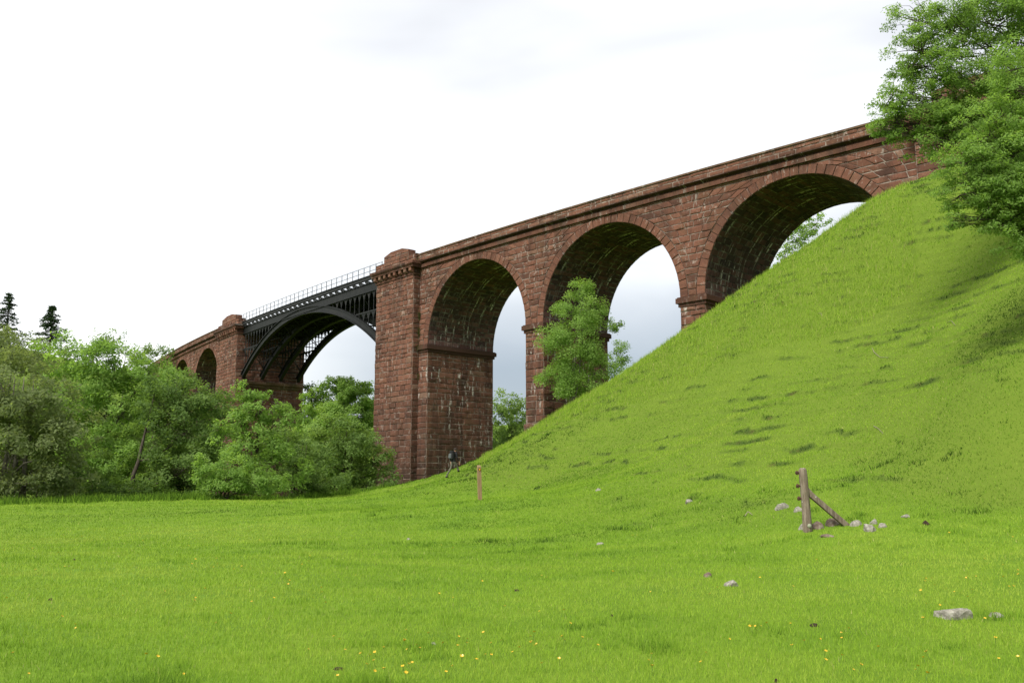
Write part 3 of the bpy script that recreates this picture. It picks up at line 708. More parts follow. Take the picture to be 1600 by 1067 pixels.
tree("broadleaf_tree","leafy tree hiding the far end of the viaduct parapet",gxy(235,120),
     B(104,(232,578,38,20),(270,598,32,16),(292,600,22,14),(280,586,26,13),(255,630,46,26),(205,582,36,24)),.33,L_mid,.9,group=GL,trunk_r=.25,tshift=.1)
tree("ash_tree","slender feathery pale green tree in front of the pier on the bank",gxy(893,69),
     B(69,(905,452,22,20),(885,475,22,24),(930,480,20,26),(905,505,38,30),(868,530,26,26),(925,540,34,30),(890,565,46,28),(940,575,26,22),(870,592,34,18),(905,603,42,18),(962,505,12,14),(970,560,13,24),(962,590,14,12)),.15,L_bright,1.25,trunk_r=.07,stems=3,padk=.46,flat=.75,fill=.3,tshift=.14,bark=M_pale)
tree("broadleaf_tree","dark-stemmed tree seen under the highest arch, against the sky",gxy(1203,75),
     B(74,(1250,375,26,26),(1278,350,18,18),(1225,405,24,22),(1262,405,22,20),(1205,440,18,20)),.22,L_bright,1.5,trunk_r=.13,lean=gxy(1250,74),fill=.2)
GR="trees overhanging the bank at the right edge"
tree("ash_tree","big spreading tree at top right whose branch tip crosses the viaduct parapet",gxy(1700,35),
     B(33,(1430,35,42,34),(1490,50,50,40),(1560,40,60,44),(1420,100,40,26),(1480,120,60,30),(1550,110,60,40),(1395,150,34,20),(1400,192,40,26),(1450,185,50,28),(1440,230,36,22),(1520,180,60,30),(1640,80,70,60),(1385,205,24,18),(1440,80,40,30),(1530,0,70,40),(1600,10,70,50),(1465,150,46,28),(1500,200,50,30),(1550,150,50,40),(1600,120,50,50),(1415,165,34,22)),.105,L_bright,1.3,group=GR,trunk_r=.3,padk=.30,flat=.5,tshift=-.06,lean=(20,33),asp=.42,droop=.12,limb=.5)
tree("ash_tree","nearer bright leafy tree at the right edge drooping over the bank",gxy(1760,27),
     B(26,(1585,140,40,34),(1550,190,45,34),(1600,220,50,40),(1510,255,48,34),(1560,290,56,36),(1500,305,36,26),(1600,330,50,34),(1560,350,36,18),(1660,270,60,70),(1490,345,20,14),(1530,225,40,30),(1580,250,50,40),(1540,330,40,26),(1610,100,50,50),(1600,375,44,26),(1570,300,50,40),(1520,280,46,34),(1560,230,50,40),(1600,270,50,50),(1640,350,50,50)),.095,L_bright,1.3,group=GR,trunk_r=.2,padk=.30,flat=.5,tshift=.02,lean=(17.2,26),asp=.42,droop=.16,limb=.5)
tree("broadleaf_tree","dark tree outside on the right bank behind the two leafy ones",gxy(1830,38),
     B(38,(1640,180,70,80),(1700,300,80,70),(1640,330,50,40)),.2,L_mid,.9,group=GR,trunk_r=.3)
tree("bush","dark bramble thicket along the far left field edge, under the olive tree",gxy(60,60),
     B(61,(-30,765,50,24),(50,770,50,18),(120,765,50,24),(175,768,46,20),(140,735,36,26),(230,768,40,18)),.22,L_dark,1.0,"bush",group=GL,trunk_r=.06,stems=3)
tree("bush","dark thicket between the black-trunked tree and the bright bush",gxy(270,66),
     B(67,(265,762,46,20),(310,760,44,24),(225,740,40,30),(300,725,36,30)),.22,L_dark,1.0,"bush",group=GL,trunk_r=.06,stems=3)
tree("broadleaf_tree","shaded tree closing the valley behind the leaning forked tree",gxy(500,100),
     B(100,(500,715,50,34),(560,715,44,34),(450,700,44,40),(420,735,50,30),(540,745,60,20)),.32,L_dark,1.0,group=GL,trunk_r=.25)
tree("broadleaf_tree","low spreading tree on the river bank behind the arch by the walker",gxy(790,108),
     B(106,(785,705,40,22),(820,690,34,26),(800,670,26,20)),.32,L_mid,1.0,group=GL,trunk_r=.2)
for lab_,bx_,bl_ in (("dark tree glimpsed through the gap beside the black-trunked tree",150,((150,660,50,40),(200,650,46,40),(170,710,60,40))),
                   ("dim tree filling the wood behind the olive tree",40,((30,690,60,50),(80,640,50,40),(90,720,50,40),(-20,650,50,50))),
                   ("deep shaded tree closing the gap under the far arches",280,((250,690,50,40),(310,665,46,40),(290,725,60,36)))):
    tree("broadleaf_tree",lab_,gxy(bx_,98),B(98,*bl_),.34,L_dark,1.1,group=GL,trunk_r=.25)
def fir(px,ptop,pbase,hw,d,label):
    T=at(px,ptop,d); bx,by=T[0],T[1]; bz=gz(bx,by)-.2; root=empty("fir_tree",(bx,by,bz),label,"fir","firs on the far hilltop"); O=np.array([bx,by,bz])
    mb=MB(origin=O); mb.tube([(bx,by,bz),(bx+.2,by,(bz+T[2])/2),tuple(T)],[.4,.25,.03],6)
    H=T[2]-at(px,pbase,d)[2]; Rm=hw*d/F; LV=[];LT=[]
    for i in range(17):
        t=(i+.5)/17; z=T[2]-H*t*1.25; R=Rm*1.5*min(1.2,t*1.25+.08)*random.uniform(.75,1.1)
        for k in range(7):
            if random.random()<.18: continue
            a=random.uniform(0,2*PI); r=R*random.uniform(.55,1.15); e=np.array([bx+r*math.cos(a),by+r*math.sin(a),z-.16*r+.12*r])
            c0=np.array([bx,by,z+.1*r]); mb.tube([c0,e],[.06,.02],3,cap=False)
            n=30; tt=RNG.uniform(.15,1.05,n)[:,None]; p=c0+(e-c0)*tt+RNG.normal(size=(n,3))*np.array([.22,.22,.13])*(1.2-tt*.5)-np.array([0,0,.12])
            LV.append(leaf_quads(p,np.full(n,.55),.6,.35)); LT.append(np.repeat(np.clip(RNG.normal(.5,.2,n),0,1),4))
    V=np.concatenate(LV); T_=np.concatenate(LT)
    np_mesh("crown",V-O,np.arange(len(V)).reshape(-1,4),L_fir,root,{'tint':T_}); mb.build("trunk",[M_bark],root,True)
fir(15,457,525,22,172,"tallest open-branched dark fir at the extreme left skyline")
fir(82,477,522,18,172,"small cone-shaped dark fir standing alone on the skyline")
fir(-8,470,535,20,168,"dark fir cut off by the left edge of the view")

# little ferns and moss cushions rooted in the tower joints
L_fern=leaf_material('fern_frond',[(.03,.05,.012),(.06,.085,.02),(.10,.12,.03)],.3)
def clump(px,py,s,off,z,w,h,label,n=240):
    x,y,_=P(s,off,z); root_n="wall_fern"
    p=RNG.normal(size=(n,3))*np.array([w,w,h])*.5; V=leaf_quads(p,np.full(n,.10),.3,.4)
    o=np_mesh(root_n,V,np.arange(len(V)).reshape(-1,4),L_fern,None,{'tint':np.repeat(np.clip(RNG.normal(.45,.2,n),0,1),4)})
    o.location=(x,y,z); tag(o,label,"fern","ferns rooted in the near tower")
clump(0,0,-.35,.42,22.05,.55,.35,"yellow-green tuft growing on the cornice at the near tower's top")
clump(0,0,-.22,.22,13.45,.5,.5,"green tuft on the impost beside the near tower")
clump(0,0,-.16,.12,16.6,.16,.6,"ferny streak in the upper corner joint of the near tower")
clump(0,0,-.16,.12,14.9,.16,.6,"ferny streak just above the impost in the tower's corner")
clump(0,0,-.14,.12,10.6,.2,.5,"small fern below the impost in the near tower's corner",140)

# ------------------------------------------------------------------ grass
gm=NT("grass_blades",.75,.08); t=gm.attr('tint')
c=gm.ramp(t,[(0,(.026,.066,.009)),(.35,(.172,.305,.029)),(.65,(.255,.400,.037)),(.9,(.325,.43,.062)),(1,(.42,.40,.16))])
gm.base(c); tr=gm.n('ShaderNodeBsdfTranslucent'); gm.l(c,tr.inputs[0]); mx=gm.n('ShaderNodeMixShader'); mx.inputs[0].default_value=.4
gm.l(gm.b.outputs[0],mx.inputs[1]); gm.l(tr.outputs[0],mx.inputs[2]); gm.l(mx.outputs[0],gm.t.nodes['Material Output'].inputs[0])
def grass_field():
    N1=660000; N2=390000
    a1=np.radians(RNG.uniform(-54,54,N1)); r1=5.2*np.exp(RNG.uniform(0,1,N1)*math.log(62/5.2))
    r2=RNG.uniform(17,74,N2); a2=np.radians(RNG.uniform(-16,41,N2)); kp=RNG.uniform(0,1,N2)<np.clip((np.degrees(a2)+15)/18,0,1)*np.clip((r2-17)/12,.1,1); a2=a2[kp]; r2=r2[kp]
    a=np.r_[a1,a2]; r=np.r_[r1,r2]; x=r*np.sin(a); y=r*np.cos(a)
    sl=slope_of(x,y); st2,ed=scarp(x,y,base_z(x,y),sl); kp=RNG.uniform(0,1,len(x))>ed*.45; x=x[kp]; y=y[kp]; r=r[kp]; sl=sl[kp]; ed=ed[kp]; st2=st2[kp]; z=ground_z(x,y)
    pat=fbm(x/.75,y/.6,3,51); tuft=np.clip((pat-.56)*7,0,1)*np.clip(vnoise(x/6,y/5,71)*1.6-.3,0,1)
    n=len(x); bank=np.clip((sl-.15)/.25,0,1)
    h=RNG.uniform(.022,.054,n)*(1+1.3*tuft)*(1-.1*bank)*(1+.012*r)*(1+.5*ed)
    w=np.maximum(.0038,r*.00046)*RNG.uniform(.7,1.3,n)
    th=RNG.uniform(0,2*PI,n); lean=RNG.uniform(.1,.9,n)*h; ph=RNG.uniform(0,2*PI,n)
    dx=np.cos(th)*w; dy=np.sin(th)*w
    V=np.stack([np.c_[x-dx,y-dy,z-.015],np.c_[x+dx,y+dy,z-.015],np.c_[x+np.cos(ph)*lean,y+np.sin(ph)*lean,z+h]],1).reshape(-1,3)
    big=.6*fbm(x/9,y/6,3,91)+.4*fbm(x/2.2,y/1.5,3,93)
    tn=RNG.normal(.60,.13,n)-.27*tuft+(big-.44)*1.7-.16*bank-.9*ed  # ed darkens the blades too, carrying on the risers' painted shade
    dry=RNG.uniform(0,1,n)<.018+.02*bank; h=np.where(dry,h*1.8,h); tn=np.where(dry,RNG.uniform(.85,1,n),np.clip(tn,0,.9))
    o=np_mesh("grass",V,np.arange(3*n).reshape(-1,3),gm.mat,None,{'tint':np.repeat(tn,3)})
    tag(o,"short grazed green meadow grass with darker tufts","grass",kind='stuff')
grass_field()
# long seeding stalks on the crest of the bank
def crest_grass():
    n=26000; px=RNG.uniform(745,1450,n)
    sil=np.interp(px,[745,776,840,900,950,1000,1065,1120,1190,1250,1300,1365,1440],[735,704,668,626,598,564,521,484,436,401,367,319,281])
    dd=np.interp(px,[745,776,840,900,950,1000,1065,1120,1190,1250,1300,1365,1440],[62,70,67,64,61,58.5,56,54,51.5,49.5,48,47,47])*RNG.uniform(.86,1.06,n)
    x=(px-800)/F*dd; y=dd; z=ground_z(x,y); h=RNG.uniform(.12,.36,n); w=np.full(n,.014); th=RNG.uniform(0,2*PI,n); ph=RNG.uniform(0,2*PI,n); le=h*RNG.uniform(.1,.6,n)
    V=np.stack([np.c_[x-np.cos(th)*w,y-np.sin(th)*w,z-.02],np.c_[x+np.cos(th)*w,y+np.sin(th)*w,z-.02],np.c_[x+np.cos(ph)*le,y+np.sin(ph)*le,z+h]],1).reshape(-1,3)
    tn=np.where(RNG.uniform(0,1,n)<.25,RNG.uniform(.8,1,n),RNG.uniform(.4,.8,n))
    o=np_mesh("long_grass",V,np.arange(3*n).reshape(-1,3),gm.mat,None,{'tint':np.repeat(tn,3)})
    tag(o,"longer seeding grass along the brow of the bank","grass",kind='stuff')
crest_grass()
def wall_weeds():
    pts=[]
    for _ in range(5200): pts.append(P(random.uniform(-1.4,7.4),random.uniform(.8,1.7) if random.random()<.8 else random.uniform(.8,3)))
    for _ in range(4200): pts.append(P(-1.5-abs(random.gauss(0,.5)),random.uniform(-8,.6)))
    for j_ in (jam[1],jam[2]):
        for _ in range(2200): pts.append(P(j_+random.uniform(-.6,WP+.6),.16+abs(random.gauss(0,.35))))
    for _ in range(16000):
        px_=random.uniform(-80,610); d_=float(np.interp(px_,[-80,300,480,610],[49,56,64,76]))+random.gauss(0,.9)+3*(vnoise(np.array([px_/25]),np.array([.5]),3)[0]-.5); pts.append(((px_-800)/F*d_,d_))
    p=np.array(pts); x,y=p[:,0],p[:,1]; n=len(x); z=ground_z(x,y); h=RNG.uniform(.1,.42,n)*np.clip(vnoise(x/.9,y/.9,17)*1.8,.25,1.4); w=RNG.uniform(.012,.03,n); th=RNG.uniform(0,2*PI,n); ph=RNG.uniform(0,2*PI,n); le=h*RNG.uniform(.1,.7,n)
    V=np.stack([np.c_[x-np.cos(th)*w,y-np.sin(th)*w,z-.03],np.c_[x+np.cos(th)*w,y+np.sin(th)*w,z-.03],np.c_[x+np.cos(ph)*le,y+np.sin(ph)*le,z+h]],1).reshape(-1,3)
    o=np_mesh("weeds",V,np.arange(3*n).reshape(-1,3),gm.mat,None,{'tint':np.repeat(np.clip(RNG.normal(.22,.16,n),0,1),3)})
    tag(o,"rank dark grass and weeds along the wood edge and round the viaduct's feet","weeds",kind='stuff')
wall_weeds()

# ------------------------------------------------------------------ buttercups
fm=NT("buttercup_petal",.35,.5); fm.base((.55,.36,.012)); gs=NT("green_stalk",.6,.3); gs.base((.06,.13,.02))
def flower_mesh():
    mb=MB(); mb.tube([(0,0,0),(.004,.003,.05),(0,.008,.095)],[.0022,.002,.0018],4,mat=1)
    for k in range(5):
        a=2*PI*k/5; u=Vector((math.cos(a),math.sin(a),0)); v=Vector((-math.sin(a),math.cos(a),0)); c=Vector((0,.008,.095))
        q=[c,c+u*.010+v*.009+Vector((0,0,.006)),c+u*.019+v*.006+Vector((0,0,.012)),c+u*.019-v*.006+Vector((0,0,.012)),c+u*.010-v*.009+Vector((0,0,.006))]
        mb.add([tuple(p) for p in q],[(0,1,2,3,4)],0)
    me=mb.build("buttercup",[fm.mat,gs.mat]); return me
f0=flower_mesh()
spots=[(840,1012),(832,1016),(818,1022),(805,1026),(758,1030),(786,1008),(905,1006),(886,1005),(700,1015),(712,1020),(760,997),(773,1013),(631,1014),(641,1022),(655,1022),(632,1048),(643,1046),(714,1048),(695,1061),(1101,1028),(1113,935),(1560,1038),(1592,1036),(1431,1053),(1447,1066),(1183,985),(1185,983),(1204,984),(1172,988),(1175,991),(1314,994),(1236,982),(1458,910),(1481,926),(1494,931),(1514,906),(1524,905),(1580,923),(1573,906),(1461,922),(478,1022),(538,1024),(575,1031),(570,1030),(589,1027),(568,1048),(581,1057),(42,1060),(300,945),(302,941),(395,949),(425,941),(487,939),(502,923),(503,932),(558,902),(463,930),(446,902),(252,931),(255,931),(370,920),(100,891),(98,839),(20,858),(130,842),(1516,927),(1570,890),(848,906),(853,908),(960,900),(955,897)]
for q in range(120):
    if q%3: spots.append((random.uniform(0,1600),random.uniform(835,1066)))
    else: c=random.choice([(760,1010),(860,1015),(300,880),(1500,915),(640,1030),(430,900)]); spots.append((random.gauss(c[0],60),min(1066,random.gauss(c[1],22))))
for k,(px,py) in enumerate(spots):
    h_=hit(px,py)
    o=f0 if k==0 else f0.copy()
    if k: COL.objects.link(o)
    s_=random.uniform(.55,.95)*(1+.008*h_[1]); o.location=tuple(h_-np.array([0,0,.01])); o.rotation_euler=(random.uniform(-.5,.5),random.uniform(-.5,.5),random.uniform(0,6)); o.scale=(s_,s_,s_)
    tag(o,"tiny yellow buttercup in the short meadow grass","buttercup","buttercups scattered over the meadow")

# ------------------------------------------------------------------ stones, clods, sticks
sm=NT("grey_fieldstone",.9,.2); ob=sm.obj(); n1=sm.noise(ob,6,6,.7); n2=sm.noise(ob,22,4,.7)
c=sm.ramp(n1,[(.3,(.095,.088,.070)),(.5,(.225,.21,.175)),(.7,(.38,.36,.305))]); c=sm.mix(sm.ramp(n2,[(.5,0),(.62,.6)]),c,(.36,.35,.31)); c=sm.mix(sm.ramp(sm.noise(ob,3,3),[(.55,0),(.66,.5)]),c,(.10,.10,.045))
sm.base(c); sm.bump(n2,.8,.02); M_stone=sm.mat
rs=NT("red_rubble_stone",.9,.2); ob=rs.obj(); n1=rs.noise(ob,7,5,.7); rs.base(rs.ramp(n1,[(.3,(.06,.042,.032)),(.5,(.14,.105,.08)),(.72,(.30,.27,.225))])); rs.bump(n1,.7,.02); M_rub=rs.mat
so=NT("dark_soil",.95,.1); n1=so.noise(so.obj(),14,5,.7); so.base(so.ramp(n1,[(.3,(.018,.013,.009)),(.7,(.06,.042,.028))])); so.bump(n1,1,.02); M_soil=so.mat
def rock(name,label,px,py,wpx,hpx,mat,cat="stone",group=None,seed=1,depth=.8,ang=.0,facet=1.4):
    h_=hit(px,py+hpx*.35); k=h_[1]/F; R=np.array([wpx*k/2,wpx*k/2*depth,hpx*k*.85])
    bm=bmesh.new(); bmesh.ops.create_icosphere(bm,subdivisions=3,radius=1)
    rnd=random.Random(seed); pl=[Vector((rnd.gauss(0,1),rnd.gauss(0,1),rnd.gauss(.3,.8))).normalized() for _ in range(11)]
    for v in bm.verts:
        d=v.co.normalized(); r=1.15
        for p in pl:
            q=d.dot(p)
            if q>.05: r=min(r,(.74+.1*((hash((round(p.x,3),seed))%100)/100))/q)
        r*=1+.09*mnoise.noise(d*2.2+Vector((seed,0,0)))+.04*mnoise.noise(d*6+Vector((seed,3,0)))
        v.co=Vector((d.x*r*R[0],d.y*r*R[1],d.z*r*R[2]))
    me=bpy.data.meshes.new(name); bm.to_mesh(me); bm.free()
    o=link(name,me,None,[mat]); o.location=(h_[0],h_[1],h_[2]-R[2]*.05); o.rotation_euler=(0,0,ang)
    tag(o,label,cat,group); return o
GS="stones lying in the pasture"; GG="rubble around the old gate post"
rock("stone","large flat pale grey stone half buried at lower right",1493,958,60,20,M_stone,"stone",GS,3,.7)
rock("stone","small grey stone right beside the large flat one",1556,960,24,9,M_stone,"stone",GS,8)
rock("stone","pale angular stone next to the brown clod in mid field",1142,911,24,11,M_stone,"stone",GS,21)
rock("stone","small flat whitish stone near the foot of the bank",938,849,13,5,M_stone,"stone",GS,5)
rock("stone","bluish grey stone lying on the bank left of the gate post",1222,790,22,13,M_stone,"stone",GG,14)
rock("stone","lumpy grey-red stone just behind the gate post",1247,795,16,10,M_stone,"stone",GG,15)
rock("stone","rounded mottled stone against the foot of the gate post, left side",1256,823,16,11,M_stone,"stone",GG,16)
rock("stone","squarish reddish stone against the foot of the gate post, right side",1277,821,19,14,M_rub,"stone",GG,17)
rock("stone","tilted dark slab of rubble under the sloping brace",1303,815,30,14,M_rub,"stone",GG,18)
rock("stone","flat brown slab lying in front of the gate post",1294,837,25,5,M_rub,"stone",GG,19)
rock("stone","pale pointed stone just beyond the brace's lower end",1338,817,20,10,M_stone,"stone",GG,20)
rock("stone","largest rounded grey stone right of the brace",1359,824,21,16,M_stone,"stone",GG,22)
rock("stone","small grey stone behind the largest rounded one",1366,815,13,9,M_stone,"stone",GG,23)
rock("stone","low flattish stone at the right end of the rubble",1379,821,15,7,M_stone,"stone",GG,24)
rock("stone","half sunken flat stone further right at the foot of the bank",1415,806,15,5,M_stone,"stone",GG,25)
rock("stone","pale stone set in bare earth on the lower bank",1077,782,14,7,M_stone,"stone",GS,26)
rock("stone","whitish pebble on the bank right of the waymark post",935,765,8,4,M_stone,"stone",GS,27)
rock("stone","little white pebble in the near grass below centre",678,1005,10,5,M_stone,"stone",GS,28)
rock("stone","tiny white stone near the distant field edge, left of centre",638,842,7,3,M_stone,"stone",GS,29)
GC="dark clods and molehills in the grass"
rock("earth_clod","reddish brown clod beside the pale angular stone",1105,898,14,8,M_rub,"clod",GC,41)
rock("earth_clod","black clod in the near grass between stone and centre",1273,976,14,7,M_soil,"clod",GC,42)
rock("earth_clod","dark clod at the right end of the gate post rubble",1446,817,12,7,M_soil,"clod",GC,43)
rock("earth_clod","low brown molehill in the near grass, left of centre",528,1044,16,6,M_soil,"clod",GC,44)
rock("earth_clod","dark clod at the bottom edge near the right",1213,1064,8,7,M_soil,"clod",GC,45)
rock("earth_clod","small dark clod at the far left of the field",78,936,7,4,M_soil,"clod",GC,46)
rock("earth_clod","double dark clod in the left field, nearer the trees",115,874,7,4,M_soil,"clod",GC,47)
rock("earth_clod","dark speck of earth in mid field, near the centre",588,881,5,3,M_soil,"clod",GC,48)
rock("earth_clod","dark clod right of the dark grass tuft in mid field",956,961,6,4,M_soil,"clod",GC,49)
rock("earth_clod","greyish clod left of the pale angular stone",808,922,9,4,M_soil,"clod",GC,50)
def stick(label,pts,r=.016,lift=.03):
    ps=[hit(*p)+np.array([0,0,lift+.05*(i%2)]) for i,p in enumerate(pts)]
    o0=ps[0]; mb=MB(origin=o0); P_=[Vector(p) for p in ps]; out=[]
    for i in range(len(P_)-1):
        for k in range(4): out.append(P_[i].lerp(P_[i+1],k/4))
    out.append(P_[-1]); mb.tube(out,[r*.7*(1-.5*i/len(out)) for i in range(len(out))],5)
    o=mb.build("fallen_stick",[M_dead],None,True); o.location=tuple(o0); tag(o,label,"stick","dead sticks on the bank")
dd_=NT("bleached_deadwood",.85,.2); dd_.base((.24,.21,.15)); M_dead=dd_.mat
stick("curved bleached stick lying across the middle of the bank",[(1363,545),(1366,554),(1375,560),(1388,563)],.022)
stick("short pale stick lower on the bank",[(1365,668),(1372,674),(1380,679)],.018)
stick("small hooked stick near the brow of the bank",[(1278,491),(1283,492),(1285,496)],.016)
stick("pale crooked twig near the foot of the bank",[(1164,808),(1169,804),(1176,806)],.02)
stick("bent twig on the right part of the bank below the leaves",[(1480,505),(1487,505),(1493,510)],.018)

# ------------------------------------------------------------------ old gate post with brace
wd=NT("weathered_oak",.9,.15); ob=wd.obj(); n1=wd.noise(wd.scale(ob,(9,9,1.2)),2.2,6,.7); n2=wd.noise(ob,11,4,.6)
c=wd.ramp(n1,[(.3,(.075,.058,.042)),(.5,(.17,.135,.10)),(.72,(.27,.23,.18))]); c=wd.mix(wd.ramp(n2,[(.66,0),(.71,.9)]),c,(.5,.5,.46)); c=wd.mix(wd.ramp(wd.noise(ob,4,4),[(.55,0),(.66,.4)]),c,(.12,.12,.06))
wd.base(c); wd.bump(n1,.8,.02); M_oak=wd.mat
ru=NT("rusty_iron",.8,.3); n1=ru.noise(ru.obj(),25,4,.6); ru.base(ru.ramp(n1,[(.35,(.035,.022,.016)),(.65,(.12,.06,.035))])); M_rust=ru.mat
lic=NT("pale_lichen",.9,.1); lic.base((.27,.29,.21)); 
gp=hit(1262,831); gk=gp[1]/F
root=empty("gate_post",tuple(gp),"weathered leaning gate post with a sloping brace and rusty hinge hooks","gate post")
def U(px,py,dd=0.): # metres from the foot of the post, in the plane facing the camera
    return np.array([(px-1262)*gk, dd, (831-py)*gk*1.0])
mb=MB(); pts=[U(1262,845),U(1262,828),U(1261.5,800),U(1260.5,770),U(1259.5,748),U(1259,738),U(1259,734.5)]
mb.tube(pts,[.105,.105,.1,.098,.097,.09,.06],12)
for k in range(len(mb.v)):
    x,y,z=mb.v[k]; q=mnoise.noise(Vector((x*5,y*5,z*2.2))); mb.v[k]=(x*(1+.0)+q*.016,y+q*.016,z)
post=mb.build("post",[M_oak],root,True)
mb=MB(); mb.bar(U(1270,775,.04),U(1329,826,.10),.115,.125); mb.bar(U(1263,766,.03),U(1272,776,.04),.10,.11)
br=mb.build("brace",[M_oak],root)
bv=br.modifiers.new("b",'BEVEL'); bv.width=.014; bv.segments=2
for py_,dx in((742,0),(762,0),(781,1)):
    mb=MB(); mb.tube([U(1256+dx,py_),U(1251+dx,py_),U(1249+dx,py_-2)],[.018,.018,.016],6); 
    ringp=[U(1250.3+dx,py_)+np.array([.035*math.cos(a),.0,.035*math.sin(a)+.0]) for a in np.linspace(0,2*PI,13)]
    mb.tube(ringp,[.013]*13,5,cap=False); mb.tube([U(1250+dx,py_+3),U(1250+dx,py_-3.5)],[.014,.014],6)
    mb.build("hinge_hook",[M_rust],root,True)
mb=MB(); c_=U(1263,822,-.1)
mb.tube([c_+np.array([0,-.0,0]),c_+np.array([0,-.022,0])],[.052,.04],12); mb.build("lichen_disc",[lic.mat],root,True)

# ------------------------------------------------------------------ waymark post
wp=hit(750,781); wk=wp[1]/F
lw=NT("new_softwood",.8,.2); ob=lw.obj(); n1=lw.noise(lw.scale(ob,(12,12,1)),3,5,.6); lw.base(lw.ramp(n1,[(.3,(.17,.11,.055)),(.7,(.32,.22,.12))])); lw.bump(n1,.4,.01)
ylw=NT("yellow_marker",.5,.4); ylw.base((.75,.42,.02)); dkm=NT("dark_marker",.6,.3); dkm.base((.12,.06,.02))
wroot=empty("waymark_post",tuple(wp),"slim square wooden waymark post with a round yellow footpath disc","waymark post")
wroot.rotation_euler=(0,math.radians(-2.2),math.radians(18))
H=52*wk; hw=2.7*wk
mb=MB(); s_=hw
vs=[(x*s_,y*s_,z) for z in(-.3,H-.035) for x,y in((-1,-1),(1,-1),(1,1),(-1,1))]+[(x*s_*.8,y*s_*.8,H+(.0 if y<0 else .03)) for x,y in((-1,-1),(1,-1),(1,1),(-1,1))]
mb.add(vs,[(3,2,1,0)]+[(a+k,a+(k+1)%4,a+4+(k+1)%4,a+4+k) for a in(0,4) for k in range(4)]+[(8,9,10,11)])
mb.build("post",[lw.mat],wroot)
mb=MB(); c_=np.array([.0,-s_-.004,H-.14]); mb.tube([c_,c_+np.array([0,-.012,0])],[s_*.88]*2,16); dsk=mb.build("marker_disc",[dkm.mat],wroot)
mb=MB(); c_=np.array([.0,-s_-.017,H-.14]); q=s_*.62
mb.add([tuple(c_+np.array([x*q,-.003,z*q])) for x,z in((-.3,-1),(.3,-1),(.3,0),(.85,0),(0,1),(-.85,0),(-.3,0))],[(0,1,2,3,4,5,6)])
mb.build("arrow",[ylw.mat],dsk)

# ------------------------------------------------------------------ the walker
hp=hit(708,744.5,57,90)
hd=Vector((.80,.60,0)).normalized(); rt=Vector((hd.y,-hd.x,0))      # walking away, up towards the arch
sk=1.72/1.75
def foot(f,r): 
    q=Vector((hp[0],hp[1],0))+hd*f+rt*r; return Vector((q.x,q.y,gz(q.x,q.y)))
lf=foot(-.42,-.10); rf=foot(.34,.10)
z0=(lf.z+rf.z)/2
def H_(f,r,z): return Vector((hp[0],hp[1],z0))+hd*f+rt*r+Vector((0,0,z))*sk
J={}; V_=[];E_=[];Rr=[]
def jn(n,p,r,par=None,rr2=None):
    J[n]=len(V_); V_.append(p); Rr.append((r,rr2 or r))
    if par: E_.append((J[par],J[n]))
jn('pelvis',H_(-.02,0,.93),.145,None,.12)
jn('waist',H_(.02,0,1.10),.135,'pelvis',.11); jn('chest',H_(.07,0,1.30),.165,'waist',.12); jn('shoulders',H_(.10,0,1.43),.13,'chest',.1)
jn('neck',H_(.12,0,1.50),.055,'shoulders'); jn('skull',H_(.145,0,1.60),.085,'neck',.095); jn('crownh',H_(.15,0,1.69),.075,'skull',.085)
jn('nose',H_(.245,0,1.585),.018,'skull')
for s_,nm in((-1,'l'),(1,'r')):
    jn(nm+'hip',H_(-.01,s_*.09,.88),.105,'pelvis')
    fp=lf if s_<0 else rf
    kn=(H_(-.10,s_*.10,.50) if s_<0 else H_(.26,s_*.10,.52))
    jn(nm+'knee',kn,.068,nm+'hip'); jn(nm+'ankle',fp+Vector((0,0,.11 if s_>0 else .14))-hd*.02,.046,nm+'knee')
    jn(nm+'heel',fp+Vector((0,0,.045))-hd*.06,.045,nm+'ankle'); jn(nm+'toe',fp+hd*.17+Vector((0,0,.035)),.036,nm+'ankle')
    jn(nm+'shl',H_(.10,s_*.20,1.40),.075,'shoulders')
    sw=.10*s_*-1
    jn(nm+'elb',H_(.02-sw*.8,s_*.26,1.12),.052,nm+'shl'); jn(nm+'wri',H_(.12-sw*1.6,s_*.255,.88),.034,nm+'elb')
    jn(nm+'palm',H_(.14-sw*1.7,s_*.25,.80),.032,nm+'wri')
    for q,(df,ln) in enumerate(((-.03,.075),(-.01,.09),(.012,.085),(.03,.065))):
        jn(f'{nm}f{q}',H_(.145-sw*1.7+df,s_*.245,.80-.06),.010,nm+'palm'); jn(f'{nm}g{q}',H_(.155-sw*1.7+df,s_*.235,.80-.05-ln),.008,f'{nm}f{q}')
    jn(nm+'th',H_(.19-sw*1.7,s_*.235,.78),.011,nm+'palm'); jn(nm+'th2',H_(.205-sw*1.7,s_*.23,.745),.009,nm+'th')
proot=empty("person",(hp[0],hp[1],z0),"walker seen from behind in dark jacket and grey trousers, heading uphill under the arch","person")
me=bpy.data.meshes.new("body"); me.from_pydata([tuple(v-Vector((hp[0],hp[1],z0))) for v in V_],E_,[]); me.update()
ob_=bpy.data.objects.new("body",me); COL.objects.link(ob_)
md=ob_.modifiers.new("skin",'SKIN'); md.use_smooth_shade=True
for i,d in enumerate(me.skin_vertices[0].data): d.radius=Rr[i]; d.use_root=(i==0)
ms=ob_.modifiers.new("sub",'SUBSURF'); ms.levels=2; ms.render_levels=2
dg=bpy.context.evaluated_depsgraph_get(); me2=bpy.data.meshes.new_from_object(ob_.evaluated_get(dg)); bpy.data.objects.remove(ob_)
